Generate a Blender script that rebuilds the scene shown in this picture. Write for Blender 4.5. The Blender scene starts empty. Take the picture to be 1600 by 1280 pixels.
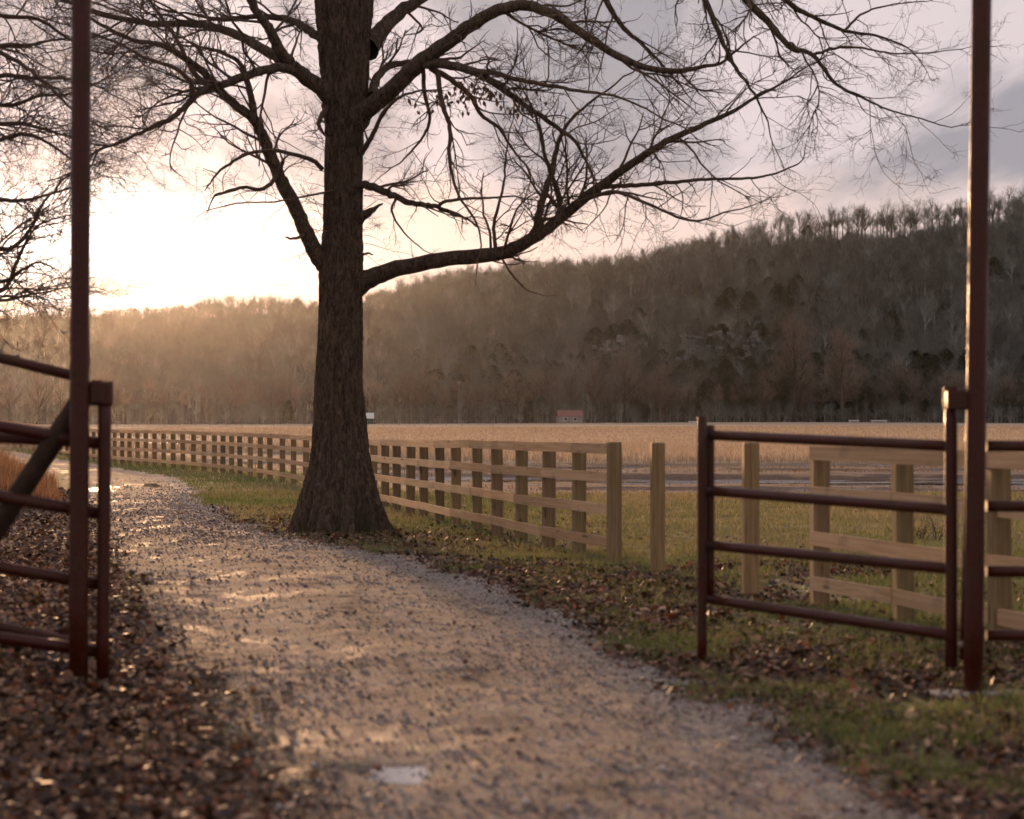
import bpy, bmesh, math, random
import numpy as np
from mathutils import Vector, Matrix

# ------------------------------------------------------------------ camera, sky, sun, exposure
scene = bpy.context.scene
CAM_H = 1.65
F = 3778.0                      # focal length in photograph pixels (85 mm on 36 mm)
HOR = 652.0                     # horizon row

cam_d = bpy.data.cameras.new('camera')
cam = bpy.data.objects.new('camera', cam_d)
scene.collection.objects.link(cam)
cam.location = (0, 0, CAM_H)
cam.rotation_euler = (math.radians(90), 0, 0)
cam_d.lens = 85.0
cam_d.sensor_width = 36.0
cam_d.sensor_fit = 'HORIZONTAL'
cam_d.shift_y = (HOR - 640.0) / 1600.0
cam_d.clip_start = 0.1
cam_d.clip_end = 9000.0
cam_d.dof.use_dof = True
cam_d.dof.focus_distance = 60.0
cam_d.dof.aperture_fstop = 2.8
scene.camera = cam

SUN_AZ = math.radians(-10.3)
SUN_EL = math.radians(4.0)
SUN_DIR = Vector((math.sin(SUN_AZ) * math.cos(SUN_EL), math.cos(SUN_AZ) * math.cos(SUN_EL), math.sin(SUN_EL)))
sun_d = bpy.data.lights.new('sun', 'SUN')
sun_d.energy = 4.4
sun_d.angle = math.radians(3.0)
sun_d.color = (1.0, 0.57, 0.29)
sun = bpy.data.objects.new('sun', sun_d)
scene.collection.objects.link(sun)
sun.rotation_euler = SUN_DIR.to_track_quat('Z', 'Y').to_euler()
sun.location = (-200, 900, 200)

world = bpy.data.worlds.new('World')
scene.world = world
world.use_nodes = True
wn = world.node_tree
wn.nodes.clear()


def nd(tree, kind, **kw):
    n = tree.nodes.new(kind)
    for k, v in kw.items():
        setattr(n, k, v)
    return n


def mth(tree, op, a, b=None, c=None, clamp=False):
    n = tree.nodes.new('ShaderNodeMath')
    n.operation = op
    n.use_clamp = clamp
    for i, v in enumerate((a, b, c)):
        if v is None:
            continue
        if isinstance(v, (int, float)):
            n.inputs[i].default_value = v
        else:
            tree.links.new(v, n.inputs[i])
    return n.outputs[0]


def mixc(tree, fac, a, b, mode='MIX'):
    n = tree.nodes.new('ShaderNodeMix')
    n.data_type = 'RGBA'
    n.blend_type = mode
    for sock, v in ((n.inputs[0], fac), (n.inputs[6], a), (n.inputs[7], b)):
        if isinstance(v, (int, float)):
            sock.default_value = v
        elif isinstance(v, tuple):
            sock.default_value = (v[0], v[1], v[2], 1)
        else:
            tree.links.new(v, sock)
    return n.outputs[2]


def sstep(tree, v, lo, hi, o0=0.0, o1=1.0):
    n = tree.nodes.new('ShaderNodeMapRange')
    n.interpolation_type = 'SMOOTHSTEP'
    tree.links.new(v, n.inputs[0])
    n.inputs[1].default_value = lo
    n.inputs[2].default_value = hi
    n.inputs[3].default_value = o0
    n.inputs[4].default_value = o1
    return n.outputs[0]


def noise(tree, vec, scale, detail=4, rough=0.55, dist=0.0):
    n = tree.nodes.new('ShaderNodeTexNoise')
    if vec is not None:
        tree.links.new(vec, n.inputs['Vector'])
    n.inputs['Scale'].default_value = scale
    n.inputs['Detail'].default_value = detail
    n.inputs['Roughness'].default_value = rough
    n.inputs['Distortion'].default_value = dist
    return n.outputs[0]


def build_world():
    t = wn
    L = t.links.new
    tc = nd(t, 'ShaderNodeTexCoord')
    vec = tc.outputs['Generated']
    sky = nd(t, 'ShaderNodeTexSky', sky_type='NISHITA', sun_disc=False)
    sky.sun_elevation = SUN_EL
    sky.sun_rotation = SUN_AZ
    sky.dust_density = 3.0
    bg1 = nd(t, 'ShaderNodeBackground')
    bg1.inputs[1].default_value = 0.05
    sep = nd(t, 'ShaderNodeSeparateXYZ')
    L(vec, sep.inputs[0])
    X, Y, Z = sep.outputs
    el = mth(t, 'ARCSINE', Z)
    dot = nd(t, 'ShaderNodeVectorMath', operation='DOT_PRODUCT')
    L(vec, dot.inputs[0])
    dot.inputs[1].default_value = SUN_DIR
    ang = mth(t, 'ARCCOSINE', mth(t, 'MINIMUM', dot.outputs['Value'], 0.9999999))
    # cloud deck seen in perspective
    zz = mth(t, 'ADD', mth(t, 'ABSOLUTE', Z), 0.045)
    comb = nd(t, 'ShaderNodeCombineXYZ')
    L(mth(t, 'DIVIDE', X, zz), comb.inputs[0])
    L(mth(t, 'DIVIDE', Y, zz), comb.inputs[1])
    mp = nd(t, 'ShaderNodeMapping')
    L(comb.outputs[0], mp.inputs[0])
    mp.inputs['Rotation'].default_value = (0, 0, math.radians(34))
    mp.inputs['Scale'].default_value = (2.6, 0.5, 1)
    mp.inputs['Location'].default_value = (3.1, 1.7, 0)
    n1 = noise(t, mp.outputs[0], 0.75, 5, 0.5, 0.35)
    n2 = noise(t, mp.outputs[0], 2.6, 4, 0.55, 0.2)
    cl = mth(t, 'ADD', mth(t, 'MULTIPLY', n1, 0.75), mth(t, 'MULTIPLY', n2, 0.25))
    dark = sstep(t, cl, 0.41, 0.57)
    ccol = mixc(t, dark, (0.70, 0.605, 0.625), (0.335, 0.325, 0.365))
    near = mth(t, 'EXPONENT', mth(t, 'MULTIPLY', ang, -1 / 0.17))
    lift = nd(t, 'ShaderNodeVectorMath', operation='SCALE')
    L(ccol, lift.inputs[0])
    L(mth(t, 'ADD', 1.0, mth(t, 'MULTIPLY', near, 0.22)), lift.inputs['Scale'])
    # clear strip under the deck, bright towards the sun
    g1 = mth(t, 'EXPONENT', mth(t, 'MULTIPLY', mth(t, 'POWER', mth(t, 'DIVIDE', ang, 0.066), 2.0), -1.0))
    g2 = mth(t, 'EXPONENT', mth(t, 'MULTIPLY', ang, -1 / 0.14))
    gl = mth(t, 'ADD', mth(t, 'MULTIPLY', g1, 1.35), mth(t, 'MULTIPLY', g2, 0.22))
    glc = nd(t, 'ShaderNodeVectorMath', operation='SCALE')
    glc.inputs[0].default_value = (1.0, 0.93, 0.90)
    L(gl, glc.inputs['Scale'])
    gap = nd(t, 'ShaderNodeVectorMath', operation='ADD')
    L(glc.outputs[0], gap.inputs[0])
    gap.inputs[1].default_value = (0.64, 0.535, 0.55)
    # ragged lower edge of the deck
    n3 = noise(t, mp.outputs[0], 1.3, 5, 0.6, 0.3)
    edge = mth(t, 'SUBTRACT', el, mth(t, 'MULTIPLY', mth(t, 'SUBTRACT', n3, 0.5), 0.05))
    cov = sstep(t, edge, 0.079, 0.106)
    # thin bars of cloud low in the clear strip
    mp2 = nd(t, 'ShaderNodeMapping')
    L(vec, mp2.inputs[0])
    mp2.inputs['Scale'].default_value = (11, 11, 130)
    mp2.inputs['Location'].default_value = (0.4, 0.2, 0.9)
    n4 = noise(t, mp2.outputs[0], 1.0, 4, 0.55, 0.3)
    bar = mth(t, 'MULTIPLY', sstep(t, n4, 0.42, 0.56), sstep(t, el, 0.064, 0.054))
    col = mixc(t, cov, gap.outputs[0], lift.outputs[0])
    clear = nd(t, 'ShaderNodeVectorMath', operation='SCALE')
    L(sky.outputs[0], clear.inputs[0])
    L(mth(t, 'SUBTRACT', 0.16, mth(t, 'MULTIPLY', cov, 0.14)), clear.inputs['Scale'])
    L(clear.outputs[0], bg1.inputs[0])
    col = mixc(t, mth(t, 'MULTIPLY', bar, 0.8), col, (0.52, 0.42, 0.42))
    bg2 = nd(t, 'ShaderNodeBackground')
    L(col, bg2.inputs[0])
    bg2.inputs[1].default_value = 0.95
    add = nd(t, 'ShaderNodeAddShader')
    L(bg1.outputs[0], add.inputs[0])
    L(bg2.outputs[0], add.inputs[1])
    out = nd(t, 'ShaderNodeOutputWorld')
    L(add.outputs[0], out.inputs['Surface'])


build_world()

vs = scene.view_settings
vs.view_transform = 'Standard'
vs.look = 'None'
vs.exposure = 0.14
vs.gamma = 1.0
vs.use_curve_mapping = False
scene.cycles.use_denoising = True
scene.cycles.max_bounces = 6
scene.cycles.diffuse_bounces = 3
scene.cycles.glossy_bounces = 3
scene.cycles.volume_bounces = 0
scene.cycles.transparent_max_bounces = 8

# ------------------------------------------------------------------ helpers
COL = scene.collection
rng = np.random.default_rng(7)
random.seed(7)


def P(px, py, d):
    """world point that lies at depth d on the line of sight of photograph pixel px, py"""
    return np.array([(px - 800.0) / F * d, d, CAM_H - (py - HOR) / F * d])


def tag(o, label=None, cat=None, group=None, kind=None):
    if label:
        o['label'] = label
    if cat:
        o['category'] = cat
    if group:
        o['group'] = group
    if kind:
        o['kind'] = kind
    return o


def empty(name, loc, label=None, cat=None, group=None):
    o = bpy.data.objects.new(name, None)
    COL.objects.link(o)
    o.location = tuple(float(v) for v in loc)
    o.empty_display_size = 0.2
    return tag(o, label, cat, group)


def link_mesh(name, me, parent=None, mat=None):
    o = bpy.data.objects.new(name, me)
    COL.objects.link(o)
    if mat is not None and not me.materials:
        for m in (mat if isinstance(mat, (list, tuple)) else [mat]):
            me.materials.append(m)
    if parent is not None:
        o.parent = parent
    return o


def np_mesh(name, verts, faces, smooth=False, colors=None):
    """verts Nx3, faces MxK (equal size K) -> mesh; colors Nx3 per vertex"""
    verts = np.asarray(verts, dtype=np.float32)
    faces = np.asarray(faces, dtype=np.int32)
    me = bpy.data.meshes.new(name)
    me.vertices.add(len(verts))
    me.vertices.foreach_set('co', verts.ravel())
    k = faces.shape[1]
    me.loops.add(faces.size)
    me.loops.foreach_set('vertex_index', faces.ravel())
    me.polygons.add(len(faces))
    me.polygons.foreach_set('loop_start', np.arange(0, faces.size, k, dtype=np.int32))
    me.polygons.foreach_set('loop_total', np.full(len(faces), k, dtype=np.int32))
    if smooth:
        me.polygons.foreach_set('use_smooth', np.ones(len(faces), dtype=bool))
    me.update(calc_edges=True)
    if colors is not None:
        a = me.color_attributes.new('Col', 'FLOAT_COLOR', 'POINT')
        c = np.ones((len(verts), 4), dtype=np.float32)
        c[:, :3] = colors
        a.data.foreach_set('color', c.ravel())
    return me


def tube_arrays(tubes):
    """tubes: list of (pts Nx3, radii N, sides) -> verts, quads (open tubes with closed tip ring)"""
    V, Q = [], []
    off = 0
    for pts, rad, s in tubes:
        pts = np.asarray(pts, float)
        n = len(pts)
        tan = np.empty_like(pts)
        tan[1:-1] = pts[2:] - pts[:-2]
        tan[0] = pts[1] - pts[0]
        tan[-1] = pts[-1] - pts[-2]
        tan /= np.linalg.norm(tan, axis=1)[:, None] + 1e-9
        main = pts[-1] - pts[0]
        ax = np.argmin(np.abs(main))
        ref = np.zeros(3)
        ref[ax] = 1
        u = np.cross(tan, ref)
        u /= np.linalg.norm(u, axis=1)[:, None] + 1e-9
        w = np.cross(tan, u)
        a = np.arange(s) * (2 * math.pi / s)
        ring = (u[:, None, :] * np.cos(a)[None, :, None] + w[:, None, :] * np.sin(a)[None, :, None])
        r = np.asarray(rad, float)[:, None, None]
        V.append((pts[:, None, :] + ring * r).reshape(-1, 3))
        i = np.arange(n - 1)[:, None] * s
        j = np.arange(s)[None, :]
        j2 = (j + 1) % s
        q = np.stack([i + j, i + j2, i + s + j2, i + s + j], axis=-1).reshape(-1, 4) + off
        Q.append(q)
        off += n * s
    return np.concatenate(V), np.concatenate(Q)


def tube_mesh(name, tubes, smooth=True):
    v, q = tube_arrays(tubes)
    return np_mesh(name, v, q, smooth)


def catmull(pts, per=6):
    pts = np.asarray(pts, float)
    p = np.vstack([2 * pts[0] - pts[1], pts, 2 * pts[-1] - pts[-2]])
    out = []
    for i in range(1, len(p) - 2):
        for k in range(per):
            t = k / per
            out.append(0.5 * ((2 * p[i]) + (-p[i - 1] + p[i + 1]) * t + (2 * p[i - 1] - 5 * p[i] + 4 * p[i + 1] - p[i + 2]) * t * t
                              + (-p[i - 1] + 3 * p[i] - 3 * p[i + 1] + p[i + 2]) * t ** 3))
    out.append(p[-2])
    return np.array(out)


_perm = np.random.default_rng(99).random(65536)


def vnoise(x, y, seed=0):
    x = np.asarray(x, float)
    y = np.asarray(y, float)
    xi = np.floor(x).astype(np.int64)
    yi = np.floor(y).astype(np.int64)
    fx = x - xi
    fy = y - yi
    fx = fx * fx * (3 - 2 * fx)
    fy = fy * fy * (3 - 2 * fy)

    def h(a, b):
        return _perm[((a * 374761393 + b * 668265263 + seed * 1442695041) ^ ((a * 12345 + b * 54321) >> 3)) & 65535]
    return (h(xi, yi) * (1 - fx) + h(xi + 1, yi) * fx) * (1 - fy) + (h(xi, yi + 1) * (1 - fx) + h(xi + 1, yi + 1) * fx) * fy


def fbm(x, y, seed=0, oct=4):
    s, a, t = 0.0, 0.5, 0.0
    for k in range(oct):
        s = s + a * vnoise(np.asarray(x) * 2 ** k, np.asarray(y) * 2 ** k, seed + k * 17)
        t += a
        a *= 0.5
    return s / t


def smooth(v, lo, hi):
    t = np.clip((np.asarray(v, float) - lo) / (hi - lo), 0, 1)
    return t * t * (3 - 2 * t)


# ------------------------------------------------------------------ materials
def material(name):
    m = bpy.data.materials.new(name)
    m.use_nodes = True
    t = m.node_tree
    t.nodes.clear()
    out = nd(t, 'ShaderNodeOutputMaterial')
    b = nd(t, 'ShaderNodeBsdfPrincipled')
    t.links.new(b.outputs[0], out.inputs[0])
    return m, t, b


def ramp(t, fac, stops):
    r = nd(t, 'ShaderNodeValToRGB')
    t.links.new(fac, r.inputs[0])
    e = r.color_ramp.elements
    while len(e) < len(stops):
        e.new(0.5)
    for el, (p, c) in zip(e, stops):
        el.position = p
        el.color = (c[0], c[1], c[2], 1)
    return r.outputs[0]


def bump(t, b, h, strength, dist):
    n = nd(t, 'ShaderNodeBump')
    n.inputs['Strength'].default_value = strength
    n.inputs['Distance'].default_value = dist
    t.links.new(h, n.inputs['Height'])
    t.links.new(n.outputs[0], b.inputs['Normal'])


def objco(t, scale=(1, 1, 1)):
    tc = nd(t, 'ShaderNodeTexCoord')
    mp = nd(t, 'ShaderNodeMapping')
    mp.inputs['Scale'].default_value = scale
    t.links.new(tc.outputs['Object'], mp.inputs[0])
    return mp.outputs[0]


def attr(t, name='Col'):
    a = nd(t, 'ShaderNodeAttribute')
    a.attribute_name = name
    return a.outputs['Color']


def mat_ground():
    m, t, b = material('soil_and_turf')
    co = objco(t)
    n1 = noise(t, co, 9.0, 6, 0.65)
    n2 = noise(t, co, 55.0, 4, 0.6)
    v = mth(t, 'ADD', mth(t, 'MULTIPLY', n1, 0.9), mth(t, 'MULTIPLY', n2, 1.0))
    sc = nd(t, 'ShaderNodeVectorMath', operation='SCALE')
    t.links.new(attr(t), sc.inputs[0])
    t.links.new(sstep(t, v, 0.5, 1.4, 0.45, 1.6), sc.inputs['Scale'])
    t.links.new(sc.outputs[0], b.inputs['Base Color'])
    wet = nd(t, 'ShaderNodeAttribute')
    wet.attribute_name = 'wet'
    r = mth(t, 'SUBTRACT', 0.95, mth(t, 'MULTIPLY', wet.outputs['Fac'], mth(t, 'ADD', 0.58, mth(t, 'MULTIPLY', n1, 0.30))), clamp=True)
    t.links.new(r, b.inputs['Roughness'])
    b.inputs['Specular IOR Level'].default_value = 0.35
    bump(t, b, v, 0.6, 0.03)
    return m


def mat_path():
    m, t, b = material('gravel_drive')
    co = objco(t)
    n0 = noise(t, co, 0.55, 4, 0.6)
    mpw = nd(t, 'ShaderNodeMapping')
    t.links.new(co, mpw.inputs[0])
    mpw.inputs['Scale'].default_value = (1.0, 0.45, 1)
    n1 = noise(t, mpw.outputs[0], 2.6, 5, 0.65)
    n2 = noise(t, co, 42.0, 5, 0.7)
    vo = nd(t, 'ShaderNodeTexVoronoi')
    t.links.new(co, vo.inputs['Vector'])
    vo.inputs['Scale'].default_value = 48.0
    big = ramp(t, n1, [(0.35, (0.080, 0.056, 0.045)), (0.46, (0.175, 0.130, 0.112)), (0.58, (0.285, 0.222, 0.197)), (0.72, (0.40, 0.325, 0.295))])
    warm = mixc(t, sstep(t, n0, 0.46, 0.66, 0, .7), big, (0.33, 0.225, 0.175))
    zs = nd(t, 'ShaderNodeSeparateColor')
    t.links.new(attr(t), zs.inputs[0])
    warm = mixc(t, mth(t, 'MULTIPLY', zs.outputs[1], 0.42), warm, (0.36, 0.275, 0.235))
    warm = mixc(t, mth(t, 'MULTIPLY', zs.outputs[0], 0.6), warm, (0.43, 0.39, 0.37))
    warm = mixc(t, mth(t, 'MULTIPLY', zs.outputs[2], 0.7), warm, (0.12, 0.085, 0.065))
    pal = mixc(t, mth(t, 'MULTIPLY', vo.outputs['Color'], 0.5), warm, vo.outputs['Color'], 'SOFT_LIGHT')
    fine = nd(t, 'ShaderNodeVectorMath', operation='SCALE')
    t.links.new(pal, fine.inputs[0])
    t.links.new(sstep(t, n2, 0.34, 0.68, 0.30, 1.42), fine.inputs['Scale'])
    t.links.new(fine.outputs[0], b.inputs['Base Color'])
    wetm = mth(t, 'MULTIPLY', sstep(t, n0, 0.42, 0.62), sstep(t, n1, 0.52, 0.40))
    t.links.new(mth(t, 'SUBTRACT', 0.92, mth(t, 'MULTIPLY', wetm, 0.30)), b.inputs['Roughness'])
    b.inputs['Specular IOR Level'].default_value = 0.22
    h = mth(t, 'ADD', mth(t, 'MULTIPLY', vo.outputs['Distance'], 0.8), n2)
    bump(t, b, h, 0.75, 0.022)
    return m


def mat_attr(name, rough=0.8, spec=0.25, trans=0.0, nscale=0.0):
    m, t, b = material(name)
    c = attr(t)
    if nscale:
        n = noise(t, objco(t), nscale, 3, 0.6)
        sc = nd(t, 'ShaderNodeVectorMath', operation='SCALE')
        t.links.new(c, sc.inputs[0])
        t.links.new(sstep(t, n, 0.3, 0.7, 0.7, 1.3), sc.inputs['Scale'])
        c = sc.outputs[0]
    t.links.new(c, b.inputs['Base Color'])
    b.inputs['Roughness'].default_value = rough
    b.inputs['Specular IOR Level'].default_value = spec
    if trans:
        tr = nd(t, 'ShaderNodeBsdfTranslucent')
        t.links.new(c, tr.inputs[0])
        mx = nd(t, 'ShaderNodeMixShader')
        mx.inputs[0].default_value = trans
        t.links.new(b.outputs[0], mx.inputs[1])
        t.links.new(tr.outputs[0], mx.inputs[2])
        out = [n for n in t.nodes if n.type == 'OUTPUT_MATERIAL'][0]
        t.links.new(mx.outputs[0], out.inputs[0])
    return m


def mat_bark():
    m, t, b = material('oak_bark')
    co = objco(t, (1, 1, 0.30))
    n1 = noise(t, co, 20.0, 6, 0.7, 1.2)
    n2 = noise(t, objco(t), 3.0, 4, 0.6)
    c = ramp(t, n1, [(0.34, (0.020, 0.013, 0.008)), (0.5, (0.078, 0.053, 0.036)), (0.68, (0.165, 0.122, 0.086))])
    c = mixc(t, sstep(t, n2, 0.52, 0.7, 0, 0.45), c, (0.075, 0.072, 0.042))
    t.links.new(c, b.inputs['Base Color'])
    b.inputs['Roughness'].default_value = 0.92
    b.inputs['Specular IOR Level'].default_value = 0.2
    bump(t, b, n1, 0.9, 0.02)
    return m


def mat_plain(name, col, rough=0.8, spec=0.3, var=0.25, nscale=8.0, metal=0.0, bumpd=0.0):
    m, t, b = material(name)
    n = noise(t, objco(t), nscale, 4, 0.6)
    lo = tuple(c * (1 - var) for c in col)
    hi = tuple(c * (1 + var) for c in col)
    c = ramp(t, n, [(0.3, lo), (0.7, hi)])
    t.links.new(c, b.inputs['Base Color'])
    b.inputs['Roughness'].default_value = rough
    b.inputs['Specular IOR Level'].default_value = spec
    b.inputs['Metallic'].default_value = metal
    if bumpd:
        bump(t, b, n, 0.6, bumpd)
    return m


def mat_vary(name, col, amount, wk=1.0):
    """bark whose tone differs from tree to tree"""
    m, t, b = material(name)
    oi = nd(t, 'ShaderNodeObjectInfo')
    lo = tuple(c * (1 - amount * .55) for c in col)
    hi = (col[0] * (1 + amount), col[1] * (1 + amount), col[2] * (1 + amount * 1.05))
    warm = (col[0] * (1 + .12 * wk), col[1] * (1 - .05 * wk), col[2] * (1 - .18 * wk))
    c = ramp(t, oi.outputs['Random'], [(0.0, lo), (0.35, col), (0.7, warm), (1.0, hi)])
    t.links.new(c, b.inputs['Base Color'])
    b.inputs['Roughness'].default_value = 0.95
    b.inputs['Specular IOR Level'].default_value = 0.1
    return m


def mat_timber():
    m, t, b = material('new_pine_timber')
    oi = nd(t, 'ShaderNodeObjectInfo')
    geo = nd(t, 'ShaderNodeTexCoord')
    off = nd(t, 'ShaderNodeVectorMath', operation='ADD')
    t.links.new(geo.outputs['Object'], off.inputs[0])
    sc = nd(t, 'ShaderNodeVectorMath', operation='SCALE')
    t.links.new(oi.outputs['Random'], sc.inputs['Scale'])
    sc.inputs[0].default_value = (31.0, 17.0, 23.0)
    t.links.new(sc.outputs[0], off.inputs[1])
    mp = nd(t, 'ShaderNodeMapping')
    t.links.new(off.outputs[0], mp.inputs[0])
    mp.inputs['Scale'].default_value = (1.6, 22, 22)
    n1 = noise(t, mp.outputs[0], 1.6, 5, 0.6, 0.8)
    c = ramp(t, n1, [(0.3, (0.46, 0.285, 0.15)), (0.55, (0.63, 0.42, 0.24)), (0.75, (0.70, 0.49, 0.30))])
    vo = nd(t, 'ShaderNodeTexVoronoi')
    mp2 = nd(t, 'ShaderNodeMapping')
    t.links.new(off.outputs[0], mp2.inputs[0])
    mp2.inputs['Scale'].default_value = (2.2, 6.0, 6.0)
    t.links.new(mp2.outputs[0], vo.inputs['Vector'])
    vo.inputs['Scale'].default_value = 1.0
    knot = sstep(t, vo.outputs['Distance'], 0.17, 0.08)
    c = mixc(t, mth(t, 'MULTIPLY', knot, 0.75), c, (0.10, 0.055, 0.03))
    tint = ramp(t, oi.outputs['Random'], [(0.0, (0.72, 0.66, 0.60)), (0.5, (0.95, 0.95, 0.95)), (1.0, (1.12, 1.02, 0.92))])
    c = mixc(t, 1.0, c, tint, 'MULTIPLY')
    st = noise(t, geo.outputs['Object'], 7.0, 4, 0.6)
    c = mixc(t, sstep(t, st, 0.55, 0.72, 0, 0.35), c, (0.16, 0.12, 0.085))
    t.links.new(c, b.inputs['Base Color'])
    b.inputs['Roughness'].default_value = 0.75
    b.inputs['Specular IOR Level'].default_value = 0.3
    bump(t, b, n1, 0.35, 0.004)
    return m


def mat_post():
    m, t, b = material('treated_pine_post')
    oi = nd(t, 'ShaderNodeObjectInfo')
    geo = nd(t, 'ShaderNodeTexCoord')
    mp = nd(t, 'ShaderNodeMapping')
    t.links.new(geo.outputs['Object'], mp.inputs[0])
    mp.inputs['Scale'].default_value = (20, 20, 1.5)
    n1 = noise(t, mp.outputs[0], 1.7, 5, 0.6, 0.8)
    c = ramp(t, n1, [(0.3, (0.17, 0.115, 0.06)), (0.55, (0.29, 0.205, 0.115)), (0.75, (0.37, 0.27, 0.16))])
    vo = nd(t, 'ShaderNodeTexVoronoi')
    off = nd(t, 'ShaderNodeVectorMath', operation='ADD')
    t.links.new(geo.outputs['Object'], off.inputs[0])
    t.links.new(oi.outputs['Random'], off.inputs[1])
    mp2 = nd(t, 'ShaderNodeMapping')
    t.links.new(off.outputs[0], mp2.inputs[0])
    mp2.inputs['Scale'].default_value = (5, 5, 2.4)
    t.links.new(mp2.outputs[0], vo.inputs['Vector'])
    vo.inputs['Scale'].default_value = 1.0
    c = mixc(t, sstep(t, vo.outputs['Distance'], 0.16, 0.07, 0, 0.75), c, (0.06, 0.035, 0.02))
    tint = ramp(t, oi.outputs['Random'], [(0.0, (0.62, 0.62, 0.60)), (0.5, (1.0, 0.92, 0.85)), (0.8, (0.86, 0.88, 0.72)), (1.0, (1.15, 1.06, 0.9))])
    c = mixc(t, 1.0, c, tint, 'MULTIPLY')
    t.links.new(c, b.inputs['Base Color'])
    b.inputs['Roughness'].default_value = 0.8
    b.inputs['Specular IOR Level'].default_value = 0.25
    bump(t, b, n1, 0.4, 0.004)
    return m


def mat_redpipe():
    m, t, b = material('red_painted_rusty_pipe')
    co = objco(t)
    n1 = noise(t, co, 3.2, 6, 0.75)
    n2 = noise(t, co, 38.0, 4, 0.6)
    rust = sstep(t, mth(t, 'ADD', mth(t, 'MULTIPLY', n1, 0.7), mth(t, 'MULTIPLY', n2, 0.3)), 0.47, 0.6)
    paint = ramp(t, n2, [(0.3, (0.042, 0.007, 0.003)), (0.7, (0.074, 0.011, 0.0045))])
    c = mixc(t, rust, paint, (0.055, 0.024, 0.009))
    t.links.new(c, b.inputs['Base Color'])
    t.links.new(mth(t, 'ADD', 0.36, mth(t, 'MULTIPLY', rust, 0.35)), b.inputs['Roughness'])
    b.inputs['Specular IOR Level'].default_value = 0.3
    bump(t, b, n2, 0.3, 0.004)
    return m


def mat_water(name='still_water', ripple=0.2, tint=(0.03, 0.026, 0.02)):
    m, t, b = material(name)
    b.inputs['Base Color'].default_value = (*tint, 1)
    b.inputs['Roughness'].default_value = 0.03
    b.inputs['IOR'].default_value = 1.333
    b.inputs['Specular IOR Level'].default_value = 0.5
    n = noise(t, objco(t, (0.7, 1.4, 1)), 2.2, 4, 0.6)
    mk = sstep(t, noise(t, objco(t, (0.10, 0.33, 1)), 1.0, 4, 0.6), 0.47, 0.58, 0.01, 1.0)
    bump(t, b, mth(t, 'MULTIPLY', n, mk), 0.35, ripple)
    return m


M = dict(
    ground=mat_ground(), path=mat_path(), bark=mat_bark(), timber=mat_timber(), post=mat_post(), red=mat_redpipe(),
    water=mat_water(), puddle=mat_water('muddy_puddle', 0.003, (0.07, 0.05, 0.038)),
    leaf=mat_attr('fallen_oak_leaf', 0.6, 0.35, 0.12, 30.0), grass=mat_attr('grass_blade', 0.65, 0.25, 0.35),
    stone=mat_attr('gravel_stone', 0.85, 0.3, 0, 60.0),
    twig=mat_plain('twig_bark', (0.105, 0.070, 0.048), 0.9, 0.2, 0.25, 3.0),
    fartrunk=mat_vary('grey_bark', (0.20, 0.20, 0.18), 0.9, .1),
    fartwig=mat_vary('winter_twigs', (0.215, 0.180, 0.150), 0.6, .4),
    hilltwig=mat_vary('hill_winter_twigs', (0.112, 0.126, 0.106), 0.8, .2), edgetrunk=mat_vary('brown_bark', (0.095, 0.075, 0.06), 0.6, .4),
    cedar=mat_plain('cedar_needles', (0.040, 0.055, 0.030), 0.8, 0.2, 0.35, 0.8),
    hill=mat_plain('forest_floor', (0.048, 0.042, 0.034), 0.95, 0.1, 0.35, 0.03),  # leaf litter brown, darkened in the colour for shade under the twigs
    rock=mat_plain('limestone', (0.15, 0.145, 0.14), 0.9, 0.2, 0.35, 0.8, 0, 0.05),
    rust=mat_plain('dark_rusty_steel', (0.042, 0.024, 0.014), 0.8, 0.25, 0.4, 9.0, 0, 0.003),
    concrete=mat_plain('worn_concrete', (0.33, 0.29, 0.25), 0.85, 0.3, 0.3, 14.0, 0, 0.004),
    steel=mat_plain('bare_steel', (0.42, 0.36, 0.30), 0.35, 0.5, 0.2, 20.0, 0.9),
    redroof=mat_plain('red_metal_roof', (0.21, 0.085, 0.072), 0.5, 0.4, 0.15, 2.0),
    redwall=mat_plain('dark_red_boards', (0.17, 0.045, 0.035), 0.8, 0.2, 0.2, 2.0),
    greywall=mat_plain('weathered_boards', (0.27, 0.24, 0.21), 0.85, 0.2, 0.25, 3.0),
    darkglass=mat_plain('dark_pane', (0.03, 0.03, 0.03), 0.2, 0.5, 0.1, 2.0),
    greenwall=mat_plain('dark_green_boards', (0.035, 0.085, 0.06), 0.7, 0.3, 0.2, 2.0),
    paleroof=mat_plain('pale_metal_roof', (0.55, 0.60, 0.56), 0.4, 0.5, 0.1, 2.0),
    white=mat_plain('white_paint', (0.72, 0.71, 0.70), 0.5, 0.4, 0.08, 2.0),
    poleood=mat_plain('weathered_pole', (0.28, 0.24, 0.20), 0.85, 0.2, 0.2, 2.0),
    wire=mat_plain('galvanised_wire', (0.3, 0.3, 0.3), 0.4, 0.5, 0.1, 4.0, 0.8),
)

# ------------------------------------------------------------------ terrain
PY = [-8, 0, 9.9, 11.1, 12.8, 14.6, 17.2, 19.9, 23.7, 27.5, 30.2, 31.8, 35.3, 40, 50, 60.5, 74.7, 86, 93, 120, 135, 160, 200]
PR = [2.9, 2.45, 1.92, 1.80, 1.55, 1.20, 0.92, 0.55, 0.0, -0.85, -1.75, -2.5, -3.45, -4.4, -6.4, -7.9, -10.5, -13.9, -15.8, -24.5, -31.0, -43, -64]
QY = [-8, 0, 9.9, 11.8, 15.3, 20.9, 27.3, 44.7, 79, 93, 120, 135, 160, 200]
QL = [-0.8, -0.6, -0.95, -1.28, -1.95, -3.25, -4.6, -7.9, -14.6, -18.6, -28.5, -35.5, -48, -69]


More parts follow.
